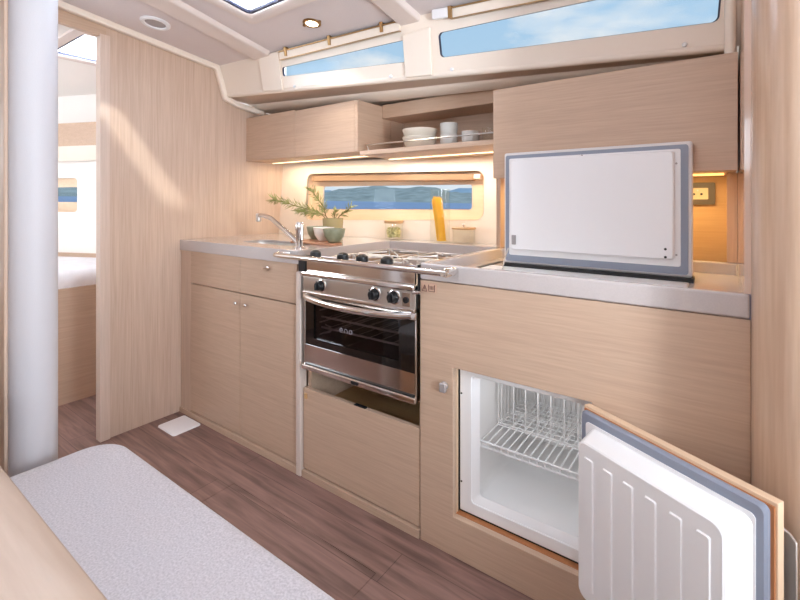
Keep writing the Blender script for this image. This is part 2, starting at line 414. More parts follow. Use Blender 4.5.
# the rest of the saloon, out of the photograph but in the room
struct('wall_port', plate([(-2.45,0),(1.4,0),(1.4,2.2),(-2.45,2.2)], [[(-2.1,1.42),(1.1,1.42),(1.1,1.78),(-2.1,1.78)]], .03, frame((0,-1.30,0),(1,0,0),(0,0,1))), M['cream'])
struct('wall_aft', plate([(-1.35,0),(1.2,0),(1.2,2.2),(-1.35,2.2)], [[(-.1,.85),(.75,.85),(.75,2.0),(-.1,2.0)]], .03, frame((1.4,0,0),(0,1,0),(0,0,1))), M['cream'])
struct('wall_quarter', MB().box(.6,1.4,1.2,1.23,0,2.2), M['cream'])

struct('sun_sheet_port', MB().box(-2.2,1.2,-1.345,-1.335,1.32,1.88), M['milk'])     # diffusing sheet added over the port windows to keep out direct sun
struct('sun_sheet_companionway', MB().box(.15,1.38,-.25,.95,2.135,2.145), M['milk'])        # unseen sheet above the companionway hatch, added to diffuse the sun
struct('sun_sheet_saloon', MB().box(-1.05,-.05,-.62,.32,2.128,2.136), M['milk'])         # added sheet over the unseen saloon hatch, stops sunbeams
struct('trim_13', MB().box(1.45,3.2,-.8,1.5,2.22,2.25).box(3.17,3.2,-.8,1.5,1.0,2.22).box(1.45,3.2,-.83,-.8,.8,2.25), M['cream'])   # unseen slabs added outside the companionway to block the sun
# forward cabin
KO = Vector((-2.45,1.96,0)); KF = frame(KO, (-1,-.416,0), (0,0,1)); ku = math.hypot(1,.416)
kw = KF.to_3x3() @ Vector((0,0,1)); KS = 1 if kw.y > 0 else -1
KR = [(1.72,1.062),(2.6,1.062),(2.6,1.345),(1.72,1.345)]; KR = [(1.703,1.066),(2.75,1.066),(2.75,1.34),(1.703,1.34)]
kr = rpoly(v3([(1.573*ku/ku*1.0,0),(1,1)]), 0) if False else rpoly(v3([(u*ku,z) for u,z in ((1.573,1.072),(2.45,1.072),(2.45,1.335),(1.573,1.335))]), .03)
kn = rpoly(v3([(u*ku,z) for u,z in ((1.573,1.15),(2.38,1.15),(2.38,1.266),(1.573,1.266))]), .008)
FK = KF if KS > 0 else KF @ Matrix.Translation((0,0,-.02))
struct('wall_cabin_hull', plate([(-.05,0),(3.3,0),(3.3,2.2),(-.05,2.2)], [kr], .02, FK), M['cabin'])
kb = plate(rpoly(v3([(1.66,1.03),(2.7,1.03),(2.7,1.37),(1.66,1.37)]), .02), [kn], .01, KF @ Matrix.Translation((0,0,KS*.03 if KS > 0 else -.04)))
kwn = struct('window_4', kb, M['recess'])
part('window_frame', MB().loft([at(KF, kr, 0), at(KF, kr, KS*.03)], False, False), M['recess'], kwn)
part('pane', MB().add(at(KF, kn, KS*.036), [tuple(range(len(kn)))]), M['pane'], kwn)
struct('ceiling_cabin', plate([(-5.6,-.6),(-2.45,-.6),(-2.45,2.1),(-5.6,2.1)], [[(-2.985,.835),(-2.50,.835),(-2.50,1.36),(-2.985,1.36)]], .03, Matrix.Translation((0,0,1.97))), M['cabin'])
struct('wall_cabin_bow', MB().box(-4.90,-4.87,-.7,1.2,0,2.0), M['cabin'])
struct('wall_cabin_port', MB().box(-4.75,-2.45,-.75,-.72,0,2.0), M['cabin'])

# ------------------------------------------------------------------ exterior
def tilt(x, y): return -.01466*x - .00972*y   # the boat trims a little, so sea and shore tilt in its frame
mb = MB(); rings = [2.6, 8, 40, 200, 800, 3000, 7000]; n = 48
vs = []; fs = []
for r_ in rings:
    for k in range(n+1):
        a = math.radians(20) + math.radians(190)*k/n
        x, y = r_*math.cos(a), r_*math.sin(a)
        vs.append((x, y, -.25 - tilt(x,y)*-1))
for i in range(len(rings)-1):
    for k in range(n):
        q = i*(n+1)+k; fs.append((q, q+1, q+n+2, q+n+1))
mb.add(vs, fs)
sea_m = P('sea_water', (44,98,156), .35, noise=10, nscale=.02, spec=.3)
struct('sea', mb, sea_m)
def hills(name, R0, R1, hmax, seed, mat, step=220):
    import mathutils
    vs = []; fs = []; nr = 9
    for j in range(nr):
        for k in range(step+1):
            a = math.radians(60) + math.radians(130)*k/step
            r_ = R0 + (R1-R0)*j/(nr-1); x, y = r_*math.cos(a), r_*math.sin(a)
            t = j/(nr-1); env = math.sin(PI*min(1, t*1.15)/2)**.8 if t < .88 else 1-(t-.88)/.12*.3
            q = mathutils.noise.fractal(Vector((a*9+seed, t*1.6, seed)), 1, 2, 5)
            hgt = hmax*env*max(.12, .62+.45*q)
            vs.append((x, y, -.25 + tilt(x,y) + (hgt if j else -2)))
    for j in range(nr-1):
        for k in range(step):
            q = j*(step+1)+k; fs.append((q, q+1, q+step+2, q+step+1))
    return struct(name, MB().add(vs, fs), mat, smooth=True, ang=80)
hills('hills_near', 1500, 2300, 84, 3.1, P('hazy_wooded_shore', (128,142,146), .95, noise=16, nscale=.02, spec=.1))  # aerial haze mixed into the wooded shore colour
hills('hills_far', 3000, 4200, 150, 8.7, P('hazy_distant_hills', (128,154,178), .95, noise=6, nscale=.006, spec=.1))  # bluer base colour carries the haze of distance

# ------------------------------------------------------------------ worktop
wt = thing('worktop', 'greige solid-surface galley worktop wrapping round the stove, with raised rim over the fridge', 'worktop', (-1.2,1.27,.887))
Z0, Z1 = .887, .943
sink = rr(-2.05,1.385,-1.625,1.545,.06)
hol = [(p.x,p.y) for p in sink]
left = [(-2.418,1.265),(-1.452,1.265),(-1.452,1.90),(-.83,1.90),(-.83,2.055),(-1.40,2.01),(-2.418,1.93)]
part('worktop_slab', plate(left, [hol], Z1-Z0, Matrix.Translation((0,0,Z0))), M['worktop'], wt, bevel=.006, seg=3)
mb = plate([(-.838,1.265),(.0478,1.265),(.0478,1.90),(-.838,1.90)], [[(-.805,1.285),(-.805,1.882),(.0355,1.882),(.0355,1.285)]], Z1-Z0, Matrix.Translation((0,0,Z0)))
part('rim', mb, M['worktop'], wt, bevel=.006, seg=3)
part('tray_floor', MB().box(-.806,.0358,1.284,1.884,Z0,.902), M['worktop'], wt)
# sink bowl below the cut-out
lo = [Vector((p.x,p.y,Z1-.004)) for p in sink]; cen = Vector((-1.84,1.465,0))
def inset(l, k, z): return [Vector(((p.x-cen.x)*k+cen.x,(p.y-cen.y)*k+cen.y,z)) for p in l]
part('sink_bowl', MB().loft([inset(lo,1.0,Z0-.001), inset(lo,.985,Z1-.012), inset(lo,.97,.90), inset(lo,.93,.78), inset(lo,.6,.765)], False, True), M['brushed'], wt, smooth=True)

# ------------------------------------------------------------------ base cabinet with drawer and two doors
cb = thing('base_cabinet', 'oak base cabinet with drawer and two doors under the sink worktop', 'cabinet', (-1.93,1.30,0))
mb = MB().box(-2.418,-1.462,1.292,1.31,.03,.885).box(-2.418,-1.462,1.292,1.90,.0,.03).box(-2.418,-2.40,1.31,1.90,.02,.76).box(-1.48,-1.462,1.31,1.90,.02,.885).box(-2.40,-1.48,1.88,1.90,.02,.76)
part('carcass', mb, M['oak_x'], cb)
part('stile', MB().box(-2.418,-2.317,1.27,1.291,.018,.886), M['oak_z'], cb, bevel=.0015)
part('false_front', MB().box(-2.417+.0,-1.8735,1.272,1.291,.717,.886) if False else MB().box(-2.3155,-1.8735,1.27,1.291,.717,.886), M['oak_x'], cb, bevel=.0015)
def knob(parent, x, y, z, r=.0085):
    mb = MB().lathe([(.004,0),(.004,.008),(r,.010),(r,.016),(r*.7,.019),(0,.019)], (x,y,z), 14, '-Y')
    return part('knob', mb, M['chrome'], parent, smooth=True)
dw = part('drawer', MB().box(-1.8705,-1.466,1.27,1.291,.717,.886), M['oak_x'], cb, bevel=.0015); 
mb = MB().lathe([(.012,0),(.012,.004),(0,.004)], (-1.66,1.27,.853), 14, '-Y').box(-1.68,-1.64,1.256,1.266,.849,.857)
part('knob', mb, M['chrome'], dw, smooth=True)
d1 = part('door', MB().box(-2.3155,-1.8735,1.27,1.291,.034,.711), M['oak_x'], cb, bevel=.0015); knob(d1, -1.892, 1.27, .665)
d2 = part('door', MB().box(-1.8705,-1.466,1.27,1.291,.034,.711), M['oak_x'], cb, bevel=.0015); knob(d2, -1.815, 1.27, .665)
part('kickboard', MB().box(-2.418,-1.462,1.262,1.29,0,.027), M['oak_x'], cb)
part('edge_trim', MB().box(-1.460,-1.432,1.258,1.295,.0,.856), M['white_edge'], cb, bevel=.004)

# ------------------------------------------------------------------ stove housing under the cooker
sl = thing('stove_locker', 'oak drop-front locker panel below the open gap under the oven', 'locker', (-1.14,1.28,0))
mb = MB().box(-1.43,-1.41,1.30,1.88,.02,.88).box(-.862,-.842,1.30,1.88,.02,.88).box(-1.43,-.842,1.865,1.885,.02,.88).box(-1.43,-.842,1.30,1.88,.0,.02)
part('carcass', mb, M['oak_x'], sl)
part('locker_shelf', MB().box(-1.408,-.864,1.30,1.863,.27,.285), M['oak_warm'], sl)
fp = part('front_panel', MB().box(-1.429,-.843,1.272,1.292,.036,.372), M['oak_x'], sl, bevel=.0015)
part('latch', MB().box(-1.417,-1.405,1.266,1.273,.33,.352), M['jarlid'], fp, bevel=.001)
part('lock_plate', MB().box(-1.145,-1.09,1.2735,1.287,.3715,.376), M['black'], fp)
part('kickboard', MB().box(-1.43,-.842,1.264,1.299,0,.028), M['oak_x'], sl)

# ------------------------------------------------------------------ fridge cabinet (front opening cut out)
fc = thing('fridge_cabinet', 'large oak cabinet front around the open fridge, beside the oven', 'cabinet', (-.40,1.27,0))
OX0, OX1, OZ0, OZ1 = -.712, -.287, .128, .612
op = rect(OX0,OZ0,OX1,OZ1)
part('front_panel', plate([(-.838,0),(.0485,0),(.0485,.885),(-.838,.885)], [op], .022, frame((0,1.29,0),(1,0,0),(0,0,1))) , M['oak_x'], fc, bevel=.0015)
mb = MB().box(-.838,-.818,1.292,1.88,.0,.88).box(.02,.043,1.292,1.88,0,.88).box(-.818,.02,1.87,1.89,.0,.88)
part('carcass', mb, M['oak_y'], fc)
rv = MB()
for x0,x1,z0,z1 in ((OX0-.002,OX1,OZ0-.014,OZ0-.0005),):
    rv.box(x0,x1,1.2915,1.318,z0,z1)
part('rebate', rv, M['ply_edge'], fc, label='orange plywood edge inside the fridge opening')
part('seal', MB().box(OX0-.006,OX0+.002,1.305,1.3165,OZ0,OZ1+.006).box(OX0+.005,OX1,1.311,1.3165,OZ0,OZ0+.006), M['darkgap'], fc)
part('rebate', MB().box(OX0-.014,OX0+.001,1.2915,1.3045,OZ0,OZ1+.004), M['oak_edge'], fc)
# latch keeper left of the opening
kp = part('latch_keeper', MB().lathe([(.014,0),(.014,.006),(.010,.010),(0,.010)], (-.742,1.268,.548), 16, '-Y').box(-.752,-.730,1.248,1.262,.530,.560), P('bright_zinc', (214,210,210), .25, .6), fc, smooth=True, bevel=.003)

# ------------------------------------------------------------------ refrigerator
rf = thing('refrigerator', 'built-in white refrigerator with its oak-faced door swung wide open', 'refrigerator', (-.5,1.45,.05))
LX0, LX1, LZ0, LZ1 = -.664, -.318, .172, .585
FY = 1.306
flange = plate(rect(-.7065,.135,-.2872,.609), [[(p.x,p.y) for p in rr(LX0,LZ0,LX1,LZ1,.012)]], .012, frame((0,FY+.012,0),(1,0,0),(0,0,1)))
part('flange', flange, M['white_gloss'], rf, bevel=.003)
def rrz(x0,z0,x1,z1,r,y): return [Vector((p.x,y,p.y)) for p in rr(x0,z0,x1,z1,r,6)]
mb = MB().loft([rrz(LX0,LZ0,LX1,LZ1,.012,FY+.004), rrz(LX0+.003,LZ0+.003,LX1-.003,LZ1-.003,.012,FY+.005), rrz(LX0+.021,LZ0+.020,LX1-.010,LZ1-.004,.014,FY+.020), rrz(LX0+.016,LZ0+.012,LX1-.008,LZ1-.002,.016,FY+.028), rrz(LX0-.004,LZ0+.002,LX1+.006,LZ1+.004,.02,FY+.045), rrz(LX0-.004,LZ0+.006,LX1+.006,LZ1+.004,.02,1.80)], False, True)
part('liner', mb, M['white_gloss'], rf, smooth=True, ang=25)
ev = MB()
for i in range(15): ev.box(LX0+.032+i*.0198, LX0+.042+i*.0198, 1.789, 1.797, LZ0+.05, LZ1-.01)
part('evaporator_ribs', ev, M['white_gloss'], rf, bevel=.003)
# seal screw spots
for z in (.23,.52): part('screw', MB().lathe([(.003,0),(.003,.002),(0,.002)], (-.70,FY,z), 10, '-Y'), M['black'], rf)
# door
Hh = Vector((-.291,1.262,0)); du = Vector((.876,-.482,0)).normalized(); dn = Vector((-du.y*-1*-1, 0, 0))
dn = Vector((-.482,-.876,0)).normalized()
def D(a, b, z): return Hh + du*a + dn*b + Vector((0,0,z))
DW = .432
def dbox(a0,a1,b0,b1,z0,z1): return MB().obox(D(a0,b0,z0), du*(a1-a0), dn*(b1-b0), (0,0,z1-z0))
DF = frame(D(0,0,0), du, (0,0,1)); dwv = DF.to_3x3() @ Vector((0,0,1)); DS = 1 if dwv.dot(dn) > 0 else -1
dr = part('door', dbox(0,DW,0,.020,.126,.612), M['oak_edge'], rf, bevel=.0015, label='pale oak edge of the fridge door')
part('inner_face', dbox(.004,DW-.004,.0202,.024,.13,.605), M['ply_edge'], dr)
def dl(a0,z0,a1,z1,r,b): return [D(p.x,b,p.y) for p in rr(a0,z0,a1,z1,r,6)]
mb = MB().loft([dl(.004,.138,DW-.010,.604,.012,.024), dl(.004,.138,DW-.010,.604,.012,.032), dl(.008,.142,DW-.014,.600,.012,.037), dl(.022,.160,DW-.026,.582,.012,.037), dl(.026,.164,DW-.030,.578,.012,.032)], False, True)
part('gasket', mb, M['gasket'], dr, smooth=True, ang=30, label='grey rubber gasket')
part('inner_panel', MB().loft([dl(.022,.160,DW-.026,.582,.01,.030), dl(.022,.160,DW-.026,.582,.01,.039)]), M['white'], dr)
pl0, pl1 = .050, .388
mb = MB().loft([dl(pl0-.012,.170,pl1+.014,.574,.016,.038), dl(pl0,.180,pl1,.566,.020,.090), dl(pl0+.0015,.1815,pl1-.0015,.5645,.020,.0955), dl(pl0+.005,.185,pl1-.005,.561,.020,.0985)])
lin_ = part('door_liner', mb, M['white_gloss'], dr, smooth=True, ang=24, label='white ribbed inner moulding')
gw = (pl1-pl0-.02)/6
for i in range(6):
    a0 = pl0+.010+i*gw+.012; a1 = a0+gw*.52
    part('rib', MB().loft([dl(a0,.212,a1,.532,.004,.0975), dl(a0+.0025,.2145,a1-.0025,.5295,.004,.1018)], True, True), M['white_gloss'], lin_, smooth=True, ang=30)
# outside latch lever, seen past the free edge of the door
lv = MB(); pts = []
for a, b in ((DW-.060,-.003),(DW-.046,-.024),(DW-.020,-.034),(DW-.004,-.031),(DW+.010,-.020)):
    pts.append((a,b))
lev = [[D(a,b-.003,.36), D(a,b+.003,.36), D(a,b+.003,.552-.004*i), D(a,b-.003,.552-.004*i)] for i,(a,b) in enumerate(pts)]
lv.loft(lev)
part('latch_lever', lv, M['rod'], dr, bevel=.003, smooth=True, label='polished steel latch lever on the outside')

# wire shelf resting inside
ws = thing('fridge_shelf', 'white wire shelf with low front rail inside the open fridge', 'wire shelf', (-.49,1.36,.33))
w = MB(); SX0, SX1 = -.665, -.316
for z in (.353,.336): w.tube([(SX0,1.36,z),(SX1,1.36,z)], .0035, 8)
for i in range(15):
    x = SX0+.010+i*(SX1-SX0-.02)/14
    w.tube([(x,1.36,.336),(x,1.36,.354),(x,1.75,.354)], .0023, 6)
for y in (1.50,1.62,1.745): w.tube([(SX0+.004,y,.351),(SX1,y,.351)], .0025, 8)
part('wire_grid', w, M['wire'], ws, smooth=True)
wb = thing('wire_basket', 'white wire basket standing at the back of the fridge shelf', 'wire basket', (-.5,1.62,.358))
g = MB(); BX0, BX1, BY0, BY1, BZ0, BZ1 = -.655,-.325,1.50,1.74,.359,.56
for z in (BZ0, BZ1): g.tube([(BX0,BY0,z),(BX1,BY0,z),(BX1,BY1,z),(BX0,BY1,z),(BX0,BY0,z)], .0025, 8)
for x,y in ((BX0,BY0),(BX1,BY0),(BX1,BY1),(BX0,BY1)): g.tube([(x,y,BZ0),(x,y,BZ1)], .0025, 8)
part('rim', g, M['wire'], wb, smooth=True)
g = MB()
for i in range(8): x = BX0+.012+i*(BX1-BX0-.024)/7; g.tube([(x,BY0,BZ1),(x,BY0,BZ0),(x,BY1,BZ0)], .0021, 6)
for i in range(7): y = BY0+.03+i*.03; g.tube([(BX0,y,BZ1),(BX0,y,BZ0),(BX1,y,BZ0)], .0021, 6)
part('wire_mesh', g, M['wire'], wb, smooth=True)

# ------------------------------------------------------------------ top-loading lid
LY = 1.635; X0, X1, A0, A1 = -.690, -.079, .9155, 1.3385
def lp(x0,z0,x1,z1,r,y): return [Vector((p.x,y,p.y)) for p in rr(x0,z0,x1,z1,r,5)]
ld = part('lid', MB().loft([lp(X0,A0,X1,A1,.008,LY+.044), lp(X0,A0,X1,A1,.008,LY+.004), lp(X0+.004,A0+.004,X1-.004,A1-.004,.008,LY)]), M['white_edge2'], rf, smooth=True, ang=35, label='white insulated lid standing upright on the worktop')
part('gasket', MB().loft([lp(X0+.008,A0+.009,X1-.010,A1-.010,.008,LY+.001), lp(X0+.008,A0+.009,X1-.010,A1-.010,.008,LY-.005), lp(X0+.024,A0+.034,X1-.031,A1-.024,.008,LY-.005), lp(X0+.024,A0+.034,X1-.031,A1-.024,.008,LY-.003)], True, True), M['gasket'], ld, smooth=True, ang=30, label='grey rubber seal round the lid')
part('inner_flange', MB().loft([lp(X0+.023,A0+.033,X1-.030,A1-.023,.006,LY-.0025), lp(X0+.023,A0+.033,X1-.030,A1-.023,.006,LY-.0075)]), M['white'], ld)
ip = part('inner_panel', MB().loft([lp(X0+.034,A0+.055,X1-.046,A1-.029,.008,LY-.008), lp(X0+.034,A0+.055,X1-.046,A1-.029,.010,LY-.022), lp(X0+.038,A0+.059,X1-.050,A1-.033,.010,LY-.026)]), M['white'], ld, smooth=True, ang=35)
part('catch', MB().box(-.648,-.632,LY-.032,LY-.0262,.990,1.026).box(-.644,-.636,LY-.038,LY-.032,.995,1.010), M['grille'], ld, bevel=.002)
for z in (.978,1.003): part('screw', MB().lathe([(.004,0),(.004,.0025),(0,.0025)], (-.148,LY-.026,z), 10, '-Y'), M['black'], ld)
for x,z in ((X1-.041,1.27),(X1-.041,.985),(-.4,A1-.0265)): part('screw', MB().lathe([(.003,0),(.003,.002),(0,.002)], (x,LY-.008,z), 10, '-Y'), M['grille'], ld)
part('stay', MB().tube([(-.655,1.535,.907),(-.672,1.605,.945),(-.672,1.632,.972)], .003, 8), M['brushed'], ld, smooth=True, label='thin steel stay')
part('hinge_strip', MB().box(X0,X1+.004,1.618,1.690,.9022,.9150), M['darkgap'], ld)
sf = MB().box(-.758,-.738,1.40,1.74,.9022,.9045)
part('opening_seal', sf, M['darkgap'], rf, label='dark rubber seal strip along the left edge of the top opening')
part('opening_frame', MB().loft([[Vector((p.x,p.y,.9021)) for p in rr(-.736,1.33,-.085,1.616,.01)],[Vector((p.x,p.y,.9046)) for p in rr(-.734,1.332,-.087,1.614,.01)]]), M['white_gloss'], rf, label='pale glossy frame of the top opening')

# ------------------------------------------------------------------ cooker
ck = thing('cooker', 'polished steel gimballed gas cooker with black glass oven door', 'cooker', (-1.13,1.25,.46))
KX0, KX1 = -1.408, -.848
part('body', MB().box(KX0+.01,KX0+.02,1.29,1.80,.47,.86).box(KX1-.02,KX1-.01,1.29,1.80,.47,.86).box(KX0+.01,KX1-.01,1.79,1.80,.47,.86).box(KX0+.01,KX1-.01,1.285,1.80,.468,.478).box(KX0+.01,KX1-.01,1.262,1.80,.79,.80), M['brushed'], ck)
part('hob_tray', MB().box(KX0,KX1,1.275,1.84,.855,.868), M['steel'], ck, bevel=.004)
part('front_fiddle', MB().box(KX0+.01,KX1-.008,1.262,1.272,.866,.915), M['steel'], ck, bevel=.002)
part('hob_lip', MB().box(KX0,KX1,1.240,1.278,.846,.866), M['steel'], ck, bevel=.006, seg=3)
cp = part('control_panel', MB().box(KX0,KX1,1.252,1.30,.782,.845), M['brushed'], ck, bevel=.003)
part('panel_strip', MB().box(KX0,KX1,1.246,1.262,.772,.784), M['steel'], ck, bevel=.003)
for x in (-1.300,-1.022,-.936):
    k = part('knob', MB().lathe([(.023,0),(.023,.004),(.0185,.006),(.017,.024),(.014,.027),(0,.027)], (x,1.252,.816), 24, '-Y'), M['black'], cp, smooth=True)
    part('pointer', MB().box(x-.004,x+.004,1.216,1.2255,.802,.830), M['black'], k, bevel=.002)
    part('bezel', MB().lathe([(.026,0),(.026,.003),(.022,.0045)], (x,1.252,.816), 24, '-Y'), M['chrome'], k, smooth=True)
    pr = MB()
    for s_ in (-1,1): pr.box(x-.031,x-.026,1.2505,1.252,.816+s_*.012-.003,.816+s_*.012+.003)
    part('mark', pr, M['black'], cp)
part('igniter_plate', MB().box(-.902,-.868,1.2505,1.253,.79,.838), M['steel'], cp, bevel=.003)
part('igniter_button', MB().lathe([(.011,0),(.011,.004),(.006,.004),(.006,.008),(0,.008)], (-.886,1.2505,.812), 18, '-Y'), M['black'], cp, smooth=True)
# oven door: steel frame, smoked pane, bowed handle
od = part('oven_door', MB().box(KX0,KX1,1.256,1.284,.745,.771).box(KX0,KX0+.006,1.258,1.284,.478,.745).box(KX1-.006,KX1,1.258,1.284,.478,.745), M['steel'], ck, bevel=.002)
gp = plate(rect(KX0+.006,.563,KX1-.006,.745), [[(p.x,p.y) for p in rr(KX0+.055,.592,KX1-.075,.738,.01)]], .006, frame((0,1.266,0),(1,0,0),(0,0,1)))
M['blackglass'] = P('black_glass', (12,12,13), .05, coat=1)
part('glass_border', gp, M['blackglass'], od)
part('oven_glass', MB().box(KX0+.05,KX1-.07,1.267,1.270,.588,.742), M['ovenglass'], od)
part('mirror_strip', MB().box(KX0+.006,KX1-.006,1.258,1.266,.487,.563), M['steel'], od)
hl = MB(); loops = []
for i in range(17):
    t = i/16; x = KX0+.008+(KX1-KX0-.020)*t; bow = math.sin(PI*t)**.6
    y = 1.252-.028*bow; z = .758-.008*bow+ .006*(1-bow)
    loops.append([(x,y+.009*math.cos(a),z+.0135*math.sin(a)) for a in [2*PI*k/12 for k in range(12)]])
hl.loft(loops)
part('handle', hl, M['steel'], od, smooth=True, label='bowed polished steel oven handle')
bb = part('base_bar', MB().box(KX0-.002,KX1+.002,1.244,1.29,.463,.484), M['steel'], ck, bevel=.004)
part('gap_strip', MB().box(KX0+.01,KX1-.01,1.252,1.262,.4845,.488), M['black'], ck)
part('catch', MB().loft([[Vector((p.x,y,p.y)) for p in rr(-1.134,.467,-1.098,.480,.006)] for y in (1.2445,1.2405)]), M['black'], bb, bevel=.001)
# oven cavity and racks
cv = MB().box(KX0+.03,KX1-.03,1.70,1.71,.50,.77).box(KX0+.03,KX0+.04,1.285,1.70,.50,.77).box(KX1-.04,KX1-.03,1.285,1.70,.50,.77).box(KX0+.03,KX1-.03,1.285,1.70,.765,.772).box(KX0+.03,KX1-.03,1.285,1.70,.495,.502)
part('oven_cavity', cv, M['cav'], ck)
for z in (.672,.628):
    r_ = MB().tube([(KX0+.05,1.31,z),(KX1-.05,1.31,z)], .0045, 8).tube([(KX0+.05,1.65,z),(KX1-.05,1.65,z)], .003, 8)
    for i in range(8): x = KX0+.08+i*.056; r_.tube([(x,1.31,z),(x,1.65,z)], .0012, 6)
    part('oven_rack', r_, M['rack'], ck, smooth=True)
rl = MB()
for z in (.65,.60,.70): rl.tube([(KX0+.048,1.30,z),(KX0+.048,1.68,z)], .003, 6)
rl.tube([(KX0+.075,1.30,.610),(KX0+.110,1.30,.620),(KX0+.110,1.30,.640),(KX0+.080,1.30,.645)], .003, 6)
part('rack_rail', rl, M['rack'], ck, smooth=True)
# maker's mark printed on the glass: three rounded letters
lg = MB()
def arc(cx, cz, r, a0, a1, n=12): return [(cx+r*math.cos(math.radians(a0+(a1-a0)*i/n)), 1.2645, cz+r*math.sin(math.radians(a0+(a1-a0)*i/n))) for i in range(n+1)]
cx, cz, R_ = -1.204, .6515, .0075
lg.tube([(cx-R_,1.2645,cz)] + [(cx+R_,1.2645,cz)] + arc(cx,cz,R_,5,320), .0013, 6)
cx += .0245; lg.tube([(cx-R_,1.2645,cz-R_)] + arc(cx,cz,R_,180,0) + [(cx+R_,1.2645,cz-R_)], .0013, 6)
cx += .0245; lg.tube(arc(cx,cz,R_,90,449,18), .0013, 6)
part('maker_mark', lg, M['logo'], od, label='pale three-letter maker mark on the glass')
# burners and pan supports
for (x,y,r) in ((-1.27,1.42,.042),(-.99,1.42,.034),(-1.27,1.69,.034),(-.99,1.69,.042)):
    bn = part('burner', MB().lathe([(r*1.25,.868),(r*1.2,.876),(r,.878),(r,.886),(r*.55,.888)], (x,y,0), 24), M['brushed'], ck, smooth=True)
    part('burner_cap', MB().lathe([(r*.85,.886),(r*.85,.893),(r*.7,.895),(0,.895)], (x,y,0), 24), M['black'], bn, smooth=True)
    w = MB()
    for a in range(4):
        c_, s_ = math.cos(PI/4+a*PI/2), math.sin(PI/4+a*PI/2)
        w.tube([(x+c_*.125,y+s_*.120,.872),(x+c_*.120,y+s_*.115,.912),(x+c_*.03,y+s_*.03,.914)], .0035, 8)
    w.tube([(x-.115,y-.115,.910),(x+.115,y-.115,.910),(x+.115,y+.115,.910),(x-.115,y+.115,.910),(x-.115,y-.115,.910)], .0035, 8)
    part('pan_support', w, M['rod'], ck, smooth=True)
part('fiddle_rail', MB().tube([(KX0+.02,1.290,.925),(KX1-.01,1.290,.925)], .0045, 8).tube([(KX0+.02,1.29,.868),(KX0+.02,1.29,.925)], .004, 8).tube([(KX1-.01,1.29,.868),(KX1-.01,1.29,.925)], .004, 8), M['chrome'], ck, smooth=True)
for x in (-1.372,-1.217,-1.117,-.998):
    part('clamp_knob', MB().lathe([(0,-.018),(.020,-.014),(.024,-.002),(.022,.012),(.012,.020),(0,.021)], (x,1.288,.930), 18), M['black'], ck, smooth=True)
    
# gimbal brackets: dark blocks in the gaps either side
gb = MB().box(-1.450,-1.412,1.262,1.30,.858,.925)
part('gimbal_bracket', gb, M['black'], ck, bevel=.003)
part('gimbal_bracket', MB().box(-.846,-.8395,1.262,1.30,.842,.935), M['black'], ck, bevel=.001)
part('gimbal_pivot', MB().tube([(-.856,1.247,.842),(-.824,1.247,.846)], .006, 10), M['chrome'], ck, smooth=True)

# crash bar in front of the cooker
cbar = thing('crash_bar', 'round polished steel crash bar across the front of the cooker', 'rail', (-1.1,1.20,.925))
pth = [(-1.50,1.262,.928),(-1.515,1.245,.928),(-1.53,1.222,.928),(-1.525,1.204,.928),(-1.50,1.197,.928),(-1.2,1.197,.928),(-.71,1.197,.928),(-.695,1.197,.928)]
part('bar', MB().tube(pth, .0100, 14), M['steel'], cbar, smooth=True)
part('end_boss', MB().lathe([(0,-.0),(.013,.001),(.0145,.012),(.0145,.058),(.012,.066)], (-.702,1.265,.928), 18, '-Y'), M['steel'], cbar, smooth=True)
part('screw', MB().lathe([(.007,0),(.007,.003),(0,.003)], (-.690,1.198,.928) if False else (-.702,1.1855,.928), 12, '-Y'), M['brushed'], cbar, smooth=True)

# warning sticker by the cooker
sk = thing('safety_label', 'small clear hot-surface warning sticker on the cabinet beside the crash bar', 'sticker', (-.80,1.267,.865))
part('backing', MB().box(-.832,-.772,1.2666,1.2676,.846,.878), P('clear_sticker', (206,170,146), .3), sk)
t = MB(); 
for a, b in (((-.828,.849),(-.819,.870)),((-.819,.870),(-.810,.849)),((-.810,.849),(-.828,.849))):
    t.tube([(a[0],1.2662,a[1]),(b[0],1.2662,b[1])], .0011, 6)
t.tube([(-.819,1.2662,.855),(-.819,1.2662,.864)], .0011, 6)
part('warning_triangle', t, M['label'], sk)
t = MB().tube([(-.803,1.2662,.872),(-.803,1.2662,.850),(-.780,1.2662,.850),(-.780,1.2662,.872)], .0012, 6)
for i in range(3): t.tube([(-.797+i*.0055,1.2662,.856),(-.797+i*.0055,1.2662,.868)], .0009, 6)
part('pictogram', t, M['label'], sk)

# ------------------------------------------------------------------ wall cabinets
uc = thing('wall_cabinet', 'two-door oak wall cabinet above the sink, left of the open dish shelf', 'wall cabinet', (-1.96,1.82,1.405))
UX0, UX1, UY, UZ0, UZ1 = -2.418, -1.492, 1.685, 1.405, 1.665
part('carcass', MB().box(UX0,UX1-.0185,1.706,1.96,UZ0,UZ1-.002) , M['oak_x'], uc)
part('side_panel', MB().box(UX1-.018,UX1,UY,1.96,UZ0,UZ1), M['oak_y'], uc, bevel=.0015)
part('door', MB().box(UX0,-1.9635,UY,1.705,UZ0,UZ1+.007), M['oak_x'], uc, bevel=.0015)
part('door', MB().box(-1.9605,UX1-.0195,UY,1.705,UZ0,UZ1), M['oak_x'], uc, bevel=.0015)
os_ = thing('open_shelf', 'open oak dish shelf with thin fiddle rail between the two wall cabinets', 'shelf', (-1.13,1.88,1.385))
SX0, SX1 = -1.490, -.762
part('shelf_board', MB().box(SX0,SX1,1.70,2.08,1.386,1.408), M['oak_x'], os_, bevel=.0015)
part('header', MB().box(SX0,SX1,1.885,1.905,1.60,1.672), M['oak_x'], os_, bevel=.0015)
part('shelf_top', MB().box(SX0,SX1,1.906,2.08,1.60,1.612), M['oak_x'], os_)
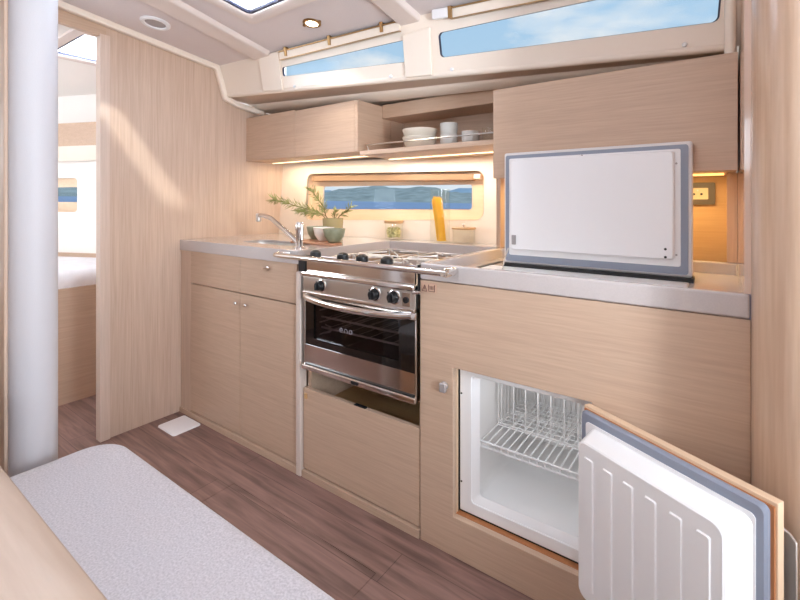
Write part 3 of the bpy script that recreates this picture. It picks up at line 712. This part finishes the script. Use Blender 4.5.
part('back_panel', MB().box(SX0,SX1,2.082,2.095,1.386,1.612), M['oak_x'], os_)
part('side_panel', MB().box(-1.5035,-1.4915,1.962,2.08,1.387,1.61), M['oak_y'], os_)
rl = MB().tube([(SX0+.02,1.735,1.436),(SX0+.035,1.712,1.436),(SX0+.06,1.706,1.436),(SX1,1.706,1.436)], .0035, 8)
part('fiddle_rail', rl, M['brushed'], os_, smooth=True)
part('rail_bracket', MB().tube([(SX0+.02,1.735,1.436),(SX0+.03,1.735,1.409)], .003, 8), M['brushed'], os_, smooth=True)
part('led_strip', MB().box(-2.38,SX1,1.925,1.945,1.378,1.3855) if False else MB().box(-1.488,-.764,1.938,1.946,1.3815,1.3855), M['led'], os_, label='glowing warm LED strip under the shelf')
part('led_strip', MB().box(-2.40,UX1-.02,1.872,1.880,1.4005,1.4045), M['led'], uc, label='glowing warm LED strip under the cabinet')
ur = thing('wall_cabinet', 'wide single-front oak wall cabinet above the open fridge lid', 'wall cabinet', (-.36,1.82,1.248))
VX0, VX1 = -.759, .0335
part('carcass', MB().box(VX0,VX1,1.706,2.09,1.25,1.603), M['oak_x'], ur)
part('door', MB().box(VX0,VX1,UY,1.705,1.246,1.604), M['oak_x'], ur, bevel=.0015)
part('led_strip', MB().box(-.74,.0,1.90,1.915,1.243,1.2495), M['led_or'], ur, label='amber LED strip under the cabinet')

# niche behind the lid
struct('trim_11', MB().box(-.833,-.813,1.884,2.06,.944,1.385), M['oak_z'])
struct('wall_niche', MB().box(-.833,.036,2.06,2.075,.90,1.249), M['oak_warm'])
struct('trim_12', MB().box(.008,.0362,1.884,2.06,.944,1.249), M['oak_z'])
so = thing('power_socket', 'double-pin power socket in a bronze frame on the warm-lit niche wall', 'socket', (-.075,2.058,1.18))
SXc, SZc = -.082, 1.182
part('frame', plate([(p.x,p.y) for p in rr(SXc-.055,SZc-.042,SXc+.055,SZc+.042,.006)], [[(p.x,p.y) for p in rr(SXc-.034,SZc-.022,SXc+.034,SZc+.022,.004)]], .010, frame((0,2.0585,0),(1,0,0),(0,0,1))), M['socket_frame'], so, bevel=.002)
fcp = part('face', MB().box(SXc-.034,SXc+.034,2.052,2.058,SZc-.022,SZc+.022), M['socket'], so, bevel=.001)
for dx in (-.012,.012): part('pin_hole', MB().lathe([(.0045,0),(.0045,.001),(0,.001)], (SXc+dx,2.052,SZc-.002), 12, '-Y'), M['black'], fcp)
part('earth_pin', MB().lathe([(.003,0),(.003,.004),(0,.004)], (SXc,2.052,SZc+.012), 10, '-Y'), M['brushed'], fcp)

# ------------------------------------------------------------------ faucet
fa = thing('faucet', 'chrome single-lever galley faucet with long rising spout', 'faucet', (-1.528,1.35,.943))
FX, FYY = -1.535, 1.345
part('body', MB().lathe([(.026,.9435),(.026,.948),(.017,.952),(.017,1.02),(.0195,1.026),(.0195,1.052),(.014,1.060),(0,1.061)], (FX,FYY,0), 20), M['chrome'], fa, smooth=True)
sp = part('spout', MB().tube([(FX-.012,FYY+.005,.965),(FX-.07,FYY+.015,.992),(FX-.19,FYY+.035,1.042),(FX-.25,FYY+.045,1.068),(FX-.29,FYY+.052,1.076),(FX-.36,FYY+.062,1.084),(FX-.385,FYY+.066,1.080)], [.012,.012,.011,.011,.011,.011,.011], 12), M['chrome'], fa, smooth=True)
part('nozzle', MB().lathe([(.0135,1.050),(.0145,1.054),(.0145,1.088),(.010,1.092),(0,1.093)], (FX-.385,FYY+.066,0), 16), M['brushed'], sp, smooth=True)
part('lever', MB().tube([(FX+.012,FYY-.002,1.054),(FX+.024,FYY-.008,1.045),(FX+.027,FYY-.012,.985)], [.007,.007,.005], 10), M['chrome'], fa, smooth=True)

# ------------------------------------------------------------------ tray, bowls, vase
TX, TY = -1.565, 1.615
_tp = [Vector((-1.79,1.49,0)),Vector((-1.485,1.49,0)),Vector((-1.485,1.57,0)),Vector((-1.65,1.68,0)),Vector((-1.79,1.68,0))]
single('serving_tray', MB().loft([[Vector((p.x,p.y,z)) for p in rpoly(_tp,.03,5)] for z in (.9436,.954)]), M['tray'], 'thin brown wooden board under the three bowls', 'tray', (-1.63,1.59,.9436), bevel=.002)
def bowl(name, mat, lab, x, y, R_, H_, z0):
    mb = MB().lathe([(R_*.5,0),(R_*.56,.004),(R_*.86,H_*.4),(R_,H_*.97),(R_*.985,H_),(R_*.95,H_*.97),(R_*.8,H_*.4),(R_*.45,.010),(0,.009)], (0,0,0), 32)
    o = finish(name, mb, mat, (0,0,0), None, smooth=True); o.location = (x,y,z0); return tag(o, lab, 'bowl')
bowl('bowl', M['green'], 'sage green bowl nearest the hob, right of the white bowl', -1.527, 1.555, .0545, .066, .9555)
bowl('bowl', M['ceramic'], 'white bowl between the two sage green bowls', -1.634, 1.590, .0525, .066, .9555)
bowl('bowl', M['green'], 'sage green bowl partly hidden behind the white one, beside the faucet', -1.735, 1.636, .0525, .066, .9555)
va = thing('vase', 'straight olive glass vase holding leafy sprigs behind the bowls', 'vase', (-1.735,1.80,.9435))
VXc, VYc = -1.752, 1.775
part('vessel', MB().lathe([(0,0),(.050,.001),(.053,.006),(.058,.116),(.0555,.116),(.051,.010),(0,.009)], (VXc,VYc,.9445), 28), P('olive_glazed_glass', (172,156,112), .15, coat=.5), va, smooth=True)
def sprig(lab, pts, needles, ln):
    root = thing('sprig', lab, 'sprig', (VXc,VYc,.9445+.072), 'leafy sprigs in the olive vase')
    part('stem', MB().tube(pts, [.0028]*(len(pts)-1)+[.0014], 6), M['twig'], root, smooth=True)
    Pp = [Vector(p) for p in pts]; leaves = MB(); n = len(Pp)
    for i in range(needles):
        t = .30+.70*i/needles; q = t*(n-1); a = min(int(q), n-2); p = Pp[a].lerp(Pp[a+1], q-a); d = (Pp[a+1]-Pp[a]).normalized()
        r_ = Vector((random.gauss(0,1),random.gauss(0,1),random.gauss(0,1))); r_ = (r_-d*r_.dot(d)).normalized()
        e = (d*.7 + r_*.75).normalized(); L_ = ln*random.uniform(.6,1.1); s_ = e.cross(r_ if abs(e.dot(r_)) < .99 else Vector((0,0,1))).normalized()*.0032; nn = e.cross(s_).normalized()*.0010
        m_ = p+e*L_*.5
        leaves.add([p, m_+s_+nn, p+e*L_, m_-s_+nn, m_-nn], [(0,1,4),(1,2,4),(2,3,4),(3,0,4),(0,3,1),(1,3,2)])
    part('needles', leaves, M['leaf'], root)['kind'] = 'stuff'
z0 = 1.018
sprig('longest sprig in the vase, arching left towards the faucet', [(VXc,VYc,z0),(VXc-.05,VYc-.01,1.075),(-1.93,1.77,1.105),(-2.05,1.755,1.130),(-2.16,1.745,1.155),(-2.23,1.74,1.168)], 130, .060)
sprig('tall sprig in the vase, leaning left in front of the window recess', [(VXc-.01,VYc,z0),(VXc-.055,VYc,1.07),(-1.84,1.79,1.12),(-1.89,1.79,1.17),(-1.945,1.79,1.225)], 80, .055)
sprig('low sprig drooping from the left of the vase rim', [(VXc-.01,VYc-.01,z0),(VXc-.055,VYc-.015,1.068),(-1.84,1.76,1.085),(-1.93,1.75,1.085),(-2.0,1.745,1.10)], 80, .055)
sprig('short sprig in the vase, leaning right', [(VXc+.01,VYc,z0),(VXc+.05,VYc+.0,1.075),(-1.655,1.785,1.10),(-1.63,1.785,1.125)], 40, .045)
sprig('short upright sprig in the middle of the vase', [(VXc,VYc+.01,z0),(VXc,VYc+.01,1.06),(VXc+.015,VYc+.0,1.085),(VXc+.02,VYc,1.10)], 36, .04)

# ------------------------------------------------------------------ jars behind the hob
def jar(lab, x, y, r, h, z=.9435):
    root = thing('storage_jar', lab, 'jar', (x,y,z))
    part('glass', MB().lathe([(0,0),(r*.94,0),(r,.006),(r,h),(r-.003,h),(r-.003,.008),(0,.006)], (x,y,z), 28), M['jarglass'], root, smooth=True)
    return root
JY = 1.972
j1 = jar('squat glass jar with flat wooden lid on the ledge behind the hob', -1.465, 1.955, .050, .088)
part('lid', MB().lathe([(.052,.090),(.053,.092),(.053,.104),(.050,.107),(0,.107)], (-1.465,1.955,.9435), 26), M['jarlid'], j1, smooth=True)
ol = MB(); 
random.seed(3)
for i in range(70):
    a, q = random.uniform(0,2*PI), math.sqrt(random.random())*.035; zz = .9435+.018+random.random()*.045
    ol.lathe([(0,-.010),(.0075,-.006),(.0095,0),(.0075,.006),(0,.010)], (-1.465+q*math.cos(a),1.955+q*math.sin(a),zz), 8)
o = single('jar_contents', ol, M['olives'], 'pale yellow-green pieces filling the squat glass jar with the wooden lid', 'food', (-1.465,1.955,.951), smooth=True); o['kind'] = 'stuff'
TXj, TYj = -1.185, 1.977
j2 = jar('tall glass jar of uncooked spaghetti in front of the hull window', TXj, TYj, .052, .272)
pa = MB()
for i in range(90):
    a, q = random.uniform(0,2*PI), math.sqrt(random.random())*.024; b_ = random.uniform(0,2*PI); q2 = q*.9
    x0, y0 = TXj+.012+q*math.cos(a), TYj+q*math.sin(a)-.004; 
    pa.tube([(x0,y0,.951),(x0-.028+random.uniform(-.004,.004),y0+random.uniform(-.004,.004),.951+random.uniform(.20,.23))], .0016, 5)
o = single('spaghetti', pa, M['pasta'], 'bundle of yellow spaghetti leaning inside the tall glass jar', 'pasta', (TXj,TYj,.951)); o['kind'] = 'stuff'
j3 = jar('low wide glass jar with knobbed lid beside the spaghetti jar', -1.05, 1.982, .056, .070)
l3 = part('lid', MB().lathe([(.058,.071),(.059,.073),(.059,.078),(.02,.080),(0,.080)], (-1.05,1.982,.9435), 26), M['jarglass'], j3, smooth=True)
part('lid_knob', MB().lathe([(.004,.080),(.004,.086),(.009,.092),(.006,.098),(0,.099)], (-1.05,1.982,.9435), 14), M['brushed'], l3, smooth=True)
part('lid_rim', MB().lathe([(.0592,.071),(.0600,.072),(.0600,.078),(.0592,.079)], (-1.05,1.982,.9435), 26), M['jarlid'], l3, smooth=True)

# ------------------------------------------------------------------ dishes on the open shelf
DZ = 1.4085
def dish_bowl(lab, x, y, z, R_, H_):
    mb = MB().lathe([(R_*.5,0),(R_*.55,.003),(R_*.84,H_*.35),(R_,H_*.97),(R_*.985,H_),(R_*.955,H_*.97),(R_*.80,H_*.38),(R_*.45,.010),(0,.009)], (0,0,0), 32)
    o = finish('bowl', mb, M['dish'], (0,0,0), None, smooth=True); o.location = (x,y,z); return tag(o, lab, 'bowl', 'stoneware bowls on the open shelf')
dish_bowl('lower pale stoneware bowl of the pair stacked on the open shelf', -1.215, 1.835, DZ, .087, .060)
dish_bowl('upper pale stoneware bowl of the pair stacked on the open shelf', -1.215, 1.835, DZ+.038, .088, .060)
def cupf(lab, x, y, z, r, h):
    mb = MB().lathe([(r*.82,0),(r*.88,.003),(r*.97,h*.5),(r,h-.002),(r*.98,h),(r*.93,h-.003),(r*.86,.008),(0,.007)], (0,0,0), 26)
    o = finish('cup', mb, M['cup'], (0,0,0), None, smooth=True); o.location = (x,y,z); return tag(o, lab, 'cup', 'grey glazed cups on the open shelf')
cupf('lower grey cup of the two-cup stack on the open shelf', -1.06, 1.85, DZ, .042, .062)
cupf('upper grey cup of the two-cup stack on the open shelf', -1.06, 1.85, DZ+.0535, .042, .062)
cupf('single grey cup standing right of the stacked cups on the shelf', -.945, 1.85, DZ, .041, .066)
gl = finish('drinking_glass', MB().lathe([(0,0),(.030,.0),(.032,.004),(.034,.075),(.032,.075),(.030,.008),(0,.007)], (0,0,0), 24), M['jarglass'], (0,0,0), None, smooth=True)
gl.location = (-.848,1.845,DZ); tag(gl, 'clear drinking glass at the right end of the dish shelf', 'glass')

# ------------------------------------------------------------------ deckhead fittings
def deckM(x, y):   # frame on the deckhead lining, w pointing down into the cabin
    u = Vector((1,0,.0084)).normalized(); v = Vector((0,-1,.1224)).normalized()
    return frame((x,y,dk(x,y)), u, v)
def dlathe(prof, x, y, n=30):
    F = deckM(x,y); w_ = F.to_3x3() @ Vector((0,0,1)); sg = 1 if w_.z < 0 else -1
    mb = MB(); mb.lathe(prof, (0,0,0), n); mb.v = [tuple(F @ Vector((a,b,c*sg))) for a,b,c in mb.v]; return mb
vt = thing('air_vent', 'round white vent with grey grille in the deckhead above the bulkhead', 'vent', (-2.205,1.035,dk(-2.205,1.035)))
part('ring', dlathe([(.066,0),(.066,.005),(.060,.010),(.048,.009),(.045,.002)], -2.205, 1.035), M['white'], vt, smooth=True)
part('grille', dlathe([(.046,.003),(0,.004)], -2.205, 1.035), M['grille'], vt, smooth=True)
dlt = thing('downlight', 'small lit recessed downlight in the deckhead near the windows', 'lamp', (-1.526,1.41,dk(-1.526,1.41)))
part('ring', dlathe([(.042,0),(.042,.003),(.036,.007),(.029,.006),(.027,.003)], -1.526, 1.41), M['bronze'], dlt, smooth=True)
part('lens', dlathe([(.028,.004),(.02,.006),(0,.007)], -1.526, 1.41), M['bulb'], dlt, smooth=True)
for s_ in (-1,1): part('clip', dlathe([(.007,0),(.007,.006),(0,.007)], -1.526+s_*.046, 1.41+s_*.004, 12), M['bronze'], dlt, smooth=True)
# deck hatch
def hatch(name, lab, x0, x1, y0, y1, zf, loc):
    root = thing(name, lab, 'hatch', loc)
    def loop(g, dz, r): return [Vector((p.x,p.y,zf(p.x,p.y)+dz)) for p in rr(x0-g,y0-g,x1+g,y1+g,min(r,.03),5)]
    part('surround', MB().loft([loop(.055,.002,.03), loop(.052,-.010,.03), loop(.008,-.012,.012), loop(0,-.004,.03), loop(0,.05,.03)], False, False), M['beam'], root, smooth=True, ang=40)
    part('hatch_frame', MB().loft([loop(-.001,.0,.012), loop(-.014,.0,.010), loop(-.014,.012,.010)], False, False), M['hatchframe'], root, smooth=True, ang=30)
    part('acrylic_pane', MB().loft([loop(-.012,.010,.028), loop(-.012,.018,.028)]), M['milk'], root)
    return root
hatch('deck_hatch', 'bright deck hatch with dark frame in the saloon deckhead', HX0, HX1, HY0, HY1, dk, (-1.46,.97,2.02))
hc = hatch('deck_hatch', 'bright deck hatch over the forward cabin, seen past the mast post', -2.98, -2.505, .84, 1.355, lambda x,y: 1.97, (-2.74,1.1,1.98))
part('handle', MB().box(-2.86,-2.78,1.20,1.225,1.965,1.992), M['gasket'], hc, bevel=.004)
# clear glass over an invented skylight slot that shapes the bulkhead sun patch
struct('sun_slot_glass', MB().box(-1.87,-1.19,.48,.662,2.100,2.105), M['pane'])

# roller blinds along the top of the coachroof windows
def onC(u, v, w): return CF @ Vector((u, v, SGN*w))
def blind(lab, u0, u1, va0, va1, clips, endbox):
    root = thing('roller_blind', lab, 'blind', onC((u0+u1)/2,(va0+va1)/2,.0))
    a = lambda u: va0+(va1-va0)*(u-u0)/(u1-u0)
    hgt = .040
    def bar(v0, v1, w0, w1):
        return MB().add([onC(u, a(u)+dv, w) for u in (u0,u1) for dv, w in ((v0,w0),(v1,w0),(v1,w1),(v0,w1))], [(0,1,2,3),(7,6,5,4),(0,4,5,1),(1,5,6,2),(2,6,7,3),(3,7,4,0)])
    part('cassette', bar(-hgt,-.004,.001,.020), M['cream'], root, bevel=.003)
    part('track', bar(-.004,.002,.001,.023), M['bronze'], root, bevel=.001)
    part('lower_track', bar(-hgt-.003,-hgt,.001,.022), M['bronze'], root)
    for u in clips:
        part('clip', MB().add([onC(u+du, a(u)+dv, w) for du in (-.008,.008) for dv, w in ((-.030,.002),(.016,.002),(.016,.026),(-.030,.026))], [(0,1,2,3),(7,6,5,4),(0,4,5,1),(1,5,6,2),(2,6,7,3),(3,7,4,0)]), M['bronze'], root, bevel=.002)
    if endbox:
        part('end_cap', MB().add([onC(u, v, w) for u in (u0-.078,u0-.004) for v, w in ((a(u0)-.036,.001),(a(u0)+.004,.001),(a(u0)+.004,.032),(a(u0)-.036,.032))], [(0,1,2,3),(7,6,5,4),(0,4,5,1),(1,5,6,2),(2,6,7,3),(3,7,4,0)]), M['white'], root, bevel=.006, seg=3)
        part('end_clip', MB().add([onC(u, v, w) for u in (u0-.004,u0+.012) for v, w in ((a(u0)-.040,.001),(a(u0)+.006,.001),(a(u0)+.006,.030),(a(u0)-.040,.030))], [(0,1,2,3),(7,6,5,4),(0,4,5,1),(1,5,6,2),(2,6,7,3),(3,7,4,0)]), M['bronze'], root)
    return root
blind('slim roller blind cassette with bronze clips above the forward coachroof window', .515, 1.255, .194, .243, [.565,.86,1.165], False)
blind('slim roller blind cassette with white end cap above the aft coachroof window', 1.50, 2.40, .258, .285, [], True)
st0 = None
for (u, v), lab in zip([(.583,.012),(1.185,.013),(1.492,.017),(2.327,.020)], ['white snap stud below the forward end of the narrow coachroof window', 'white snap stud below the aft end of the narrow coachroof window', 'white snap stud below the left end of the large coachroof window', 'white snap stud below the right end of the large coachroof window']):
    if st0 is None:
        st0 = finish('snap_stud', MB().lathe([(.008,0),(.008,.003),(.006,.009),(0,.010)], (0,0,0), 14), M['white'], (0,0,0), None, smooth=True)
        st0.rotation_euler = (SGN*CF.to_3x3().col[2]).to_track_quat('Z','Y').to_euler(); s1 = st0
    else:
        s1 = st0.copy(); COL.objects.link(s1)
    s1.location = onC(u, v, .0005); tag(s1, lab, 'stud', 'snap studs below the coachroof windows')

# ------------------------------------------------------------------ mast post, seat, table, bed
ms = thing('mast_post', 'white leather-wrapped mast post standing at the end of the grey bench', 'post', (-1.60,.41,0))
part('wrap', MB().tube([(-1.60,.413,0),(-1.60,.413,.3),(-1.60,.413,1.0),(-1.60,.413,1.6),(-1.60,.413,2.06)], .0555, 40), M['leather'], ms, smooth=True)
part('batten', MB().box(-1.655,-1.610,.350,.366,0,2.05), M['oak_z'], ms, bevel=.004, label='oak batten along the edge of the post')
bs = thing('bench_seat', 'light grey heather upholstered bench seat beside the oak table', 'bench', (-.8,.3,0))
sl_ = [rr(-1.485,-.06,-.05,.578,.085,8)]
def sloop(g, z): return [Vector((p.x,p.y,z)) for p in rr(-1.485+g,-.06+g,-.05-g,.578-g,.085-g*.5,8)]
part('cushion', MB().loft([sloop(.012,.33), sloop(.002,.342), sloop(0,.36), sloop(0,.425), sloop(.004,.44), sloop(.014,.448), sloop(.03,.451), sloop(.10,.452)]), M['seat'], bs, smooth=True, ang=60)
part('base', MB().box(-1.44,-.09,0,.53,0,.33), M['oak_x'], bs)
tb = thing('saloon_table', 'oak saloon table edge in the near left corner beside the bench', 'table', (-.95,-.25,0))
part('tabletop', MB().loft([[Vector((p.x,p.y,z)) for p in rr(-1.75+g,-.85+g,-.2-g,.214-g,.05)] for g,z in ((.004,.668),(0,.672),(0,.696),(.004,.70))]), M['oak_table'], tb, smooth=True, ang=50)
part('pedestal', MB().box(-1.2,-.8,-.40,-.25,0,.668), M['oak_z'], tb, bevel=.01)
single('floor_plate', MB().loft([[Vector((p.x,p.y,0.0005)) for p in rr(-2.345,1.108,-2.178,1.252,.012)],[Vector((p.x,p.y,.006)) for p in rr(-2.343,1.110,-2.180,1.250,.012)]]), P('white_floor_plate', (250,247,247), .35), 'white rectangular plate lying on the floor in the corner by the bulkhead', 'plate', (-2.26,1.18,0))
bd = thing('berth', 'forward cabin berth with white mattress on an oak base, seen through the doorway', 'bed', (-3.6,.9,0))
part('base', MB().prism([(-4.66,-.69,0),(-3.03,-.69,0),(-3.03,1.66,0),(-4.66,.98,0)], (0,0,.655)), M['oak_y'], bd)
def bl(g, z): return [Vector((p.x,p.y,z)) for p in rpoly([Vector((-4.6+g,-.6+g,0)),Vector((-3.045-g,-.6+g,0)),Vector((-3.045-g,1.52-g,0)),Vector((-3.55,1.38-g,0)),Vector((-4.6+g,.94-g,0))], .05, 5)]
part('mattress', MB().loft([bl(0,.657), bl(-.006,.68), bl(-.004,.715), bl(.015,.742), bl(.05,.752)]), M['sheet'], bd, smooth=True, ang=60)
part('rim', MB().loft([[KF @ Vector((u*ku, z, -KS*w)) for z,w in ((.70,.005),(.76,.005),(.765,.05),(.70,.05))] for u in (1.25,2.35)]), M['oak_x'], bd)
cs = thing('cabin_shelf', 'oak-fronted cabin shelf high along the hull above the berth', 'shelf', (-4.0,1.3,1.57))
part('front', MB().loft([[KF @ Vector((u*ku, z, -KS*w)) for z,w in ((1.565,.10),(1.735,.10),(1.735,.115),(1.565,.115))] for u in (.3,2.45)]), M['oak_x'], cs)
part('underside', MB().loft([[KF @ Vector((u*ku, z, -KS*w)) for z,w in ((1.555,.003),(1.565,.003),(1.565,.115),(1.46,.06))] for u in (.3,2.45)]), M['cream'], cs)

# ------------------------------------------------------------------ world and lights
wd = bpy.data.worlds.new('sky'); SC.world = wd; wd.use_nodes = True; nt = wd.node_tree; N = nt.nodes; L = nt.links
bg = N['Background']; tc = N.new('ShaderNodeTexCoord'); sep = N.new('ShaderNodeSeparateXYZ'); L.new(tc.outputs['Generated'], sep.inputs[0])
rp = N.new('ShaderNodeValToRGB'); e = rp.color_ramp.elements
e[0].position = 0; e[0].color = lin((226,238,246)); e[1].position = .6; e[1].color = lin((150,195,232))
e2 = rp.color_ramp.elements.new(.22); e2.color = lin((188,216,238)); L.new(sep.outputs['Z'], rp.inputs['Fac'])
mpn = N.new('ShaderNodeMapping'); mpn.inputs['Scale'].default_value = (4.2,4.2,11); mpn.inputs['Location'].default_value = (.35,.1,.2)
nz = N.new('ShaderNodeTexNoise'); nz.inputs['Scale'].default_value = 1.0; nz.inputs['Detail'].default_value = 8; nz.inputs['Roughness'].default_value = .55
L.new(tc.outputs['Generated'], mpn.inputs['Vector']); L.new(mpn.outputs['Vector'], nz.inputs['Vector'])
cr = N.new('ShaderNodeValToRGB'); cr.color_ramp.elements[0].position = .46; cr.color_ramp.elements[1].position = .62; L.new(nz.outputs['Fac'], cr.inputs['Fac'])
mx = N.new('ShaderNodeMix'); mx.data_type = 'RGBA'; L.new(cr.outputs['Color'], mx.inputs[0]); L.new(rp.outputs['Color'], mx.inputs[6]); mx.inputs[7].default_value = lin((236,240,244))
L.new(mx.outputs[2], bg.inputs['Color']); bg.inputs['Strength'].default_value = .95

def area(name, loc, to, sx, sy, power, col=(1,1,1), spread=PI):
    l = bpy.data.lights.new(name, 'AREA'); l.shape = 'RECTANGLE'; l.size = sx; l.size_y = sy; l.energy = power; l.color = col; l.spread = spread
    o = bpy.data.objects.new(name, l); COL.objects.link(o); o.location = loc
    o.rotation_euler = (Vector(to)-Vector(loc)).to_track_quat('-Z','Z').to_euler(); return o
DAY = (.86,.97,1.09)
area('companionway_daylight', (1.36,.16,1.50), (-1.5,.70,1.25), .42, 1.0, 11, DAY)
area('deckhead_fill', (1.36,.30,.98), (-.9,.95,2.0), .8, .25, 20, DAY, math.radians(110))  # unseen upward fill lamp, added to brighten the deckhead
area('saloon_hatch_daylight', (-.55,-.18,2.06), (-.75,.2,0), .65, .55, 6, DAY)
area('coachroof_hatch_daylight', (.8,.4,2.08), (.2,.7,0), .85, .6, 4, DAY)
area('port_window_daylight', (-.5,-1.25,1.60), (-.8,1.2,2.05), 3.0, .34, 8.5, DAY)
area('saloon_hatch_above', (-1.46,.97,2.30), (-1.46,.97,0), .5, .5, 26, DAY)
area('cabin_hatch_above', (-2.74,1.11,2.3), (-2.74,1.11,0), .5, .5, 75, DAY)
area('cabin_side_light', (-3.6,-.68,1.5), (-3.6,1.2,1.2), 1.2, .4, 20, DAY)  # area light along the windowless port wall of the cabin
area('fridge_fill', (-.5,1.42,.575), (-.5,1.62,.3), .12, .04, .16, (1,1,1))  # unseen lamp added to lift the dark fridge interior
area('shelf_led', (-1.13,1.938,1.377), (-1.13,1.95,0), .70, .015, 2.6, (1,.90,.76))
area('cabinet_led', (-1.92,1.876,1.396), (-1.92,1.89,0), .80, .015, 2.2, (1,.85,.62))
area('niche_led', (-.37,1.907,1.241), (-.37,1.99,0), .72, .012, 2.3, (1,.76,.38))
sp_l = bpy.data.lights.new('downlight_beam', 'SPOT'); sp_l.energy = 8; sp_l.color = (1,.9,.75); sp_l.spot_size = math.radians(110); sp_l.spot_blend = .6; sp_l.shadow_soft_size = .025
o = bpy.data.objects.new('downlight_beam', sp_l); COL.objects.link(o); o.location = (-1.526,1.41,dk(-1.526,1.41)-.02)
sun = bpy.data.lights.new('sun', 'SUN'); sun.energy = 2.6; sun.angle = math.radians(2.5); sun.color = (1,.95,.88)
so_ = bpy.data.objects.new('sun', sun); COL.objects.link(so_); so_.rotation_euler = Vector((-1,.56,-.8)).to_track_quat('-Z','Z').to_euler(); so_.location = (4,-3,6)

vs_ = SC.view_settings; vs_.view_transform = 'Standard'; vs_.look = 'None'; vs_.exposure = .09; vs_.gamma = 1; vs_.use_curve_mapping = False
SC.cycles.max_bounces = 10; SC.cycles.diffuse_bounces = 6; SC.cycles.transparent_max_bounces = 16; SC.cycles.caustics_reflective = False; SC.cycles.caustics_refractive = False
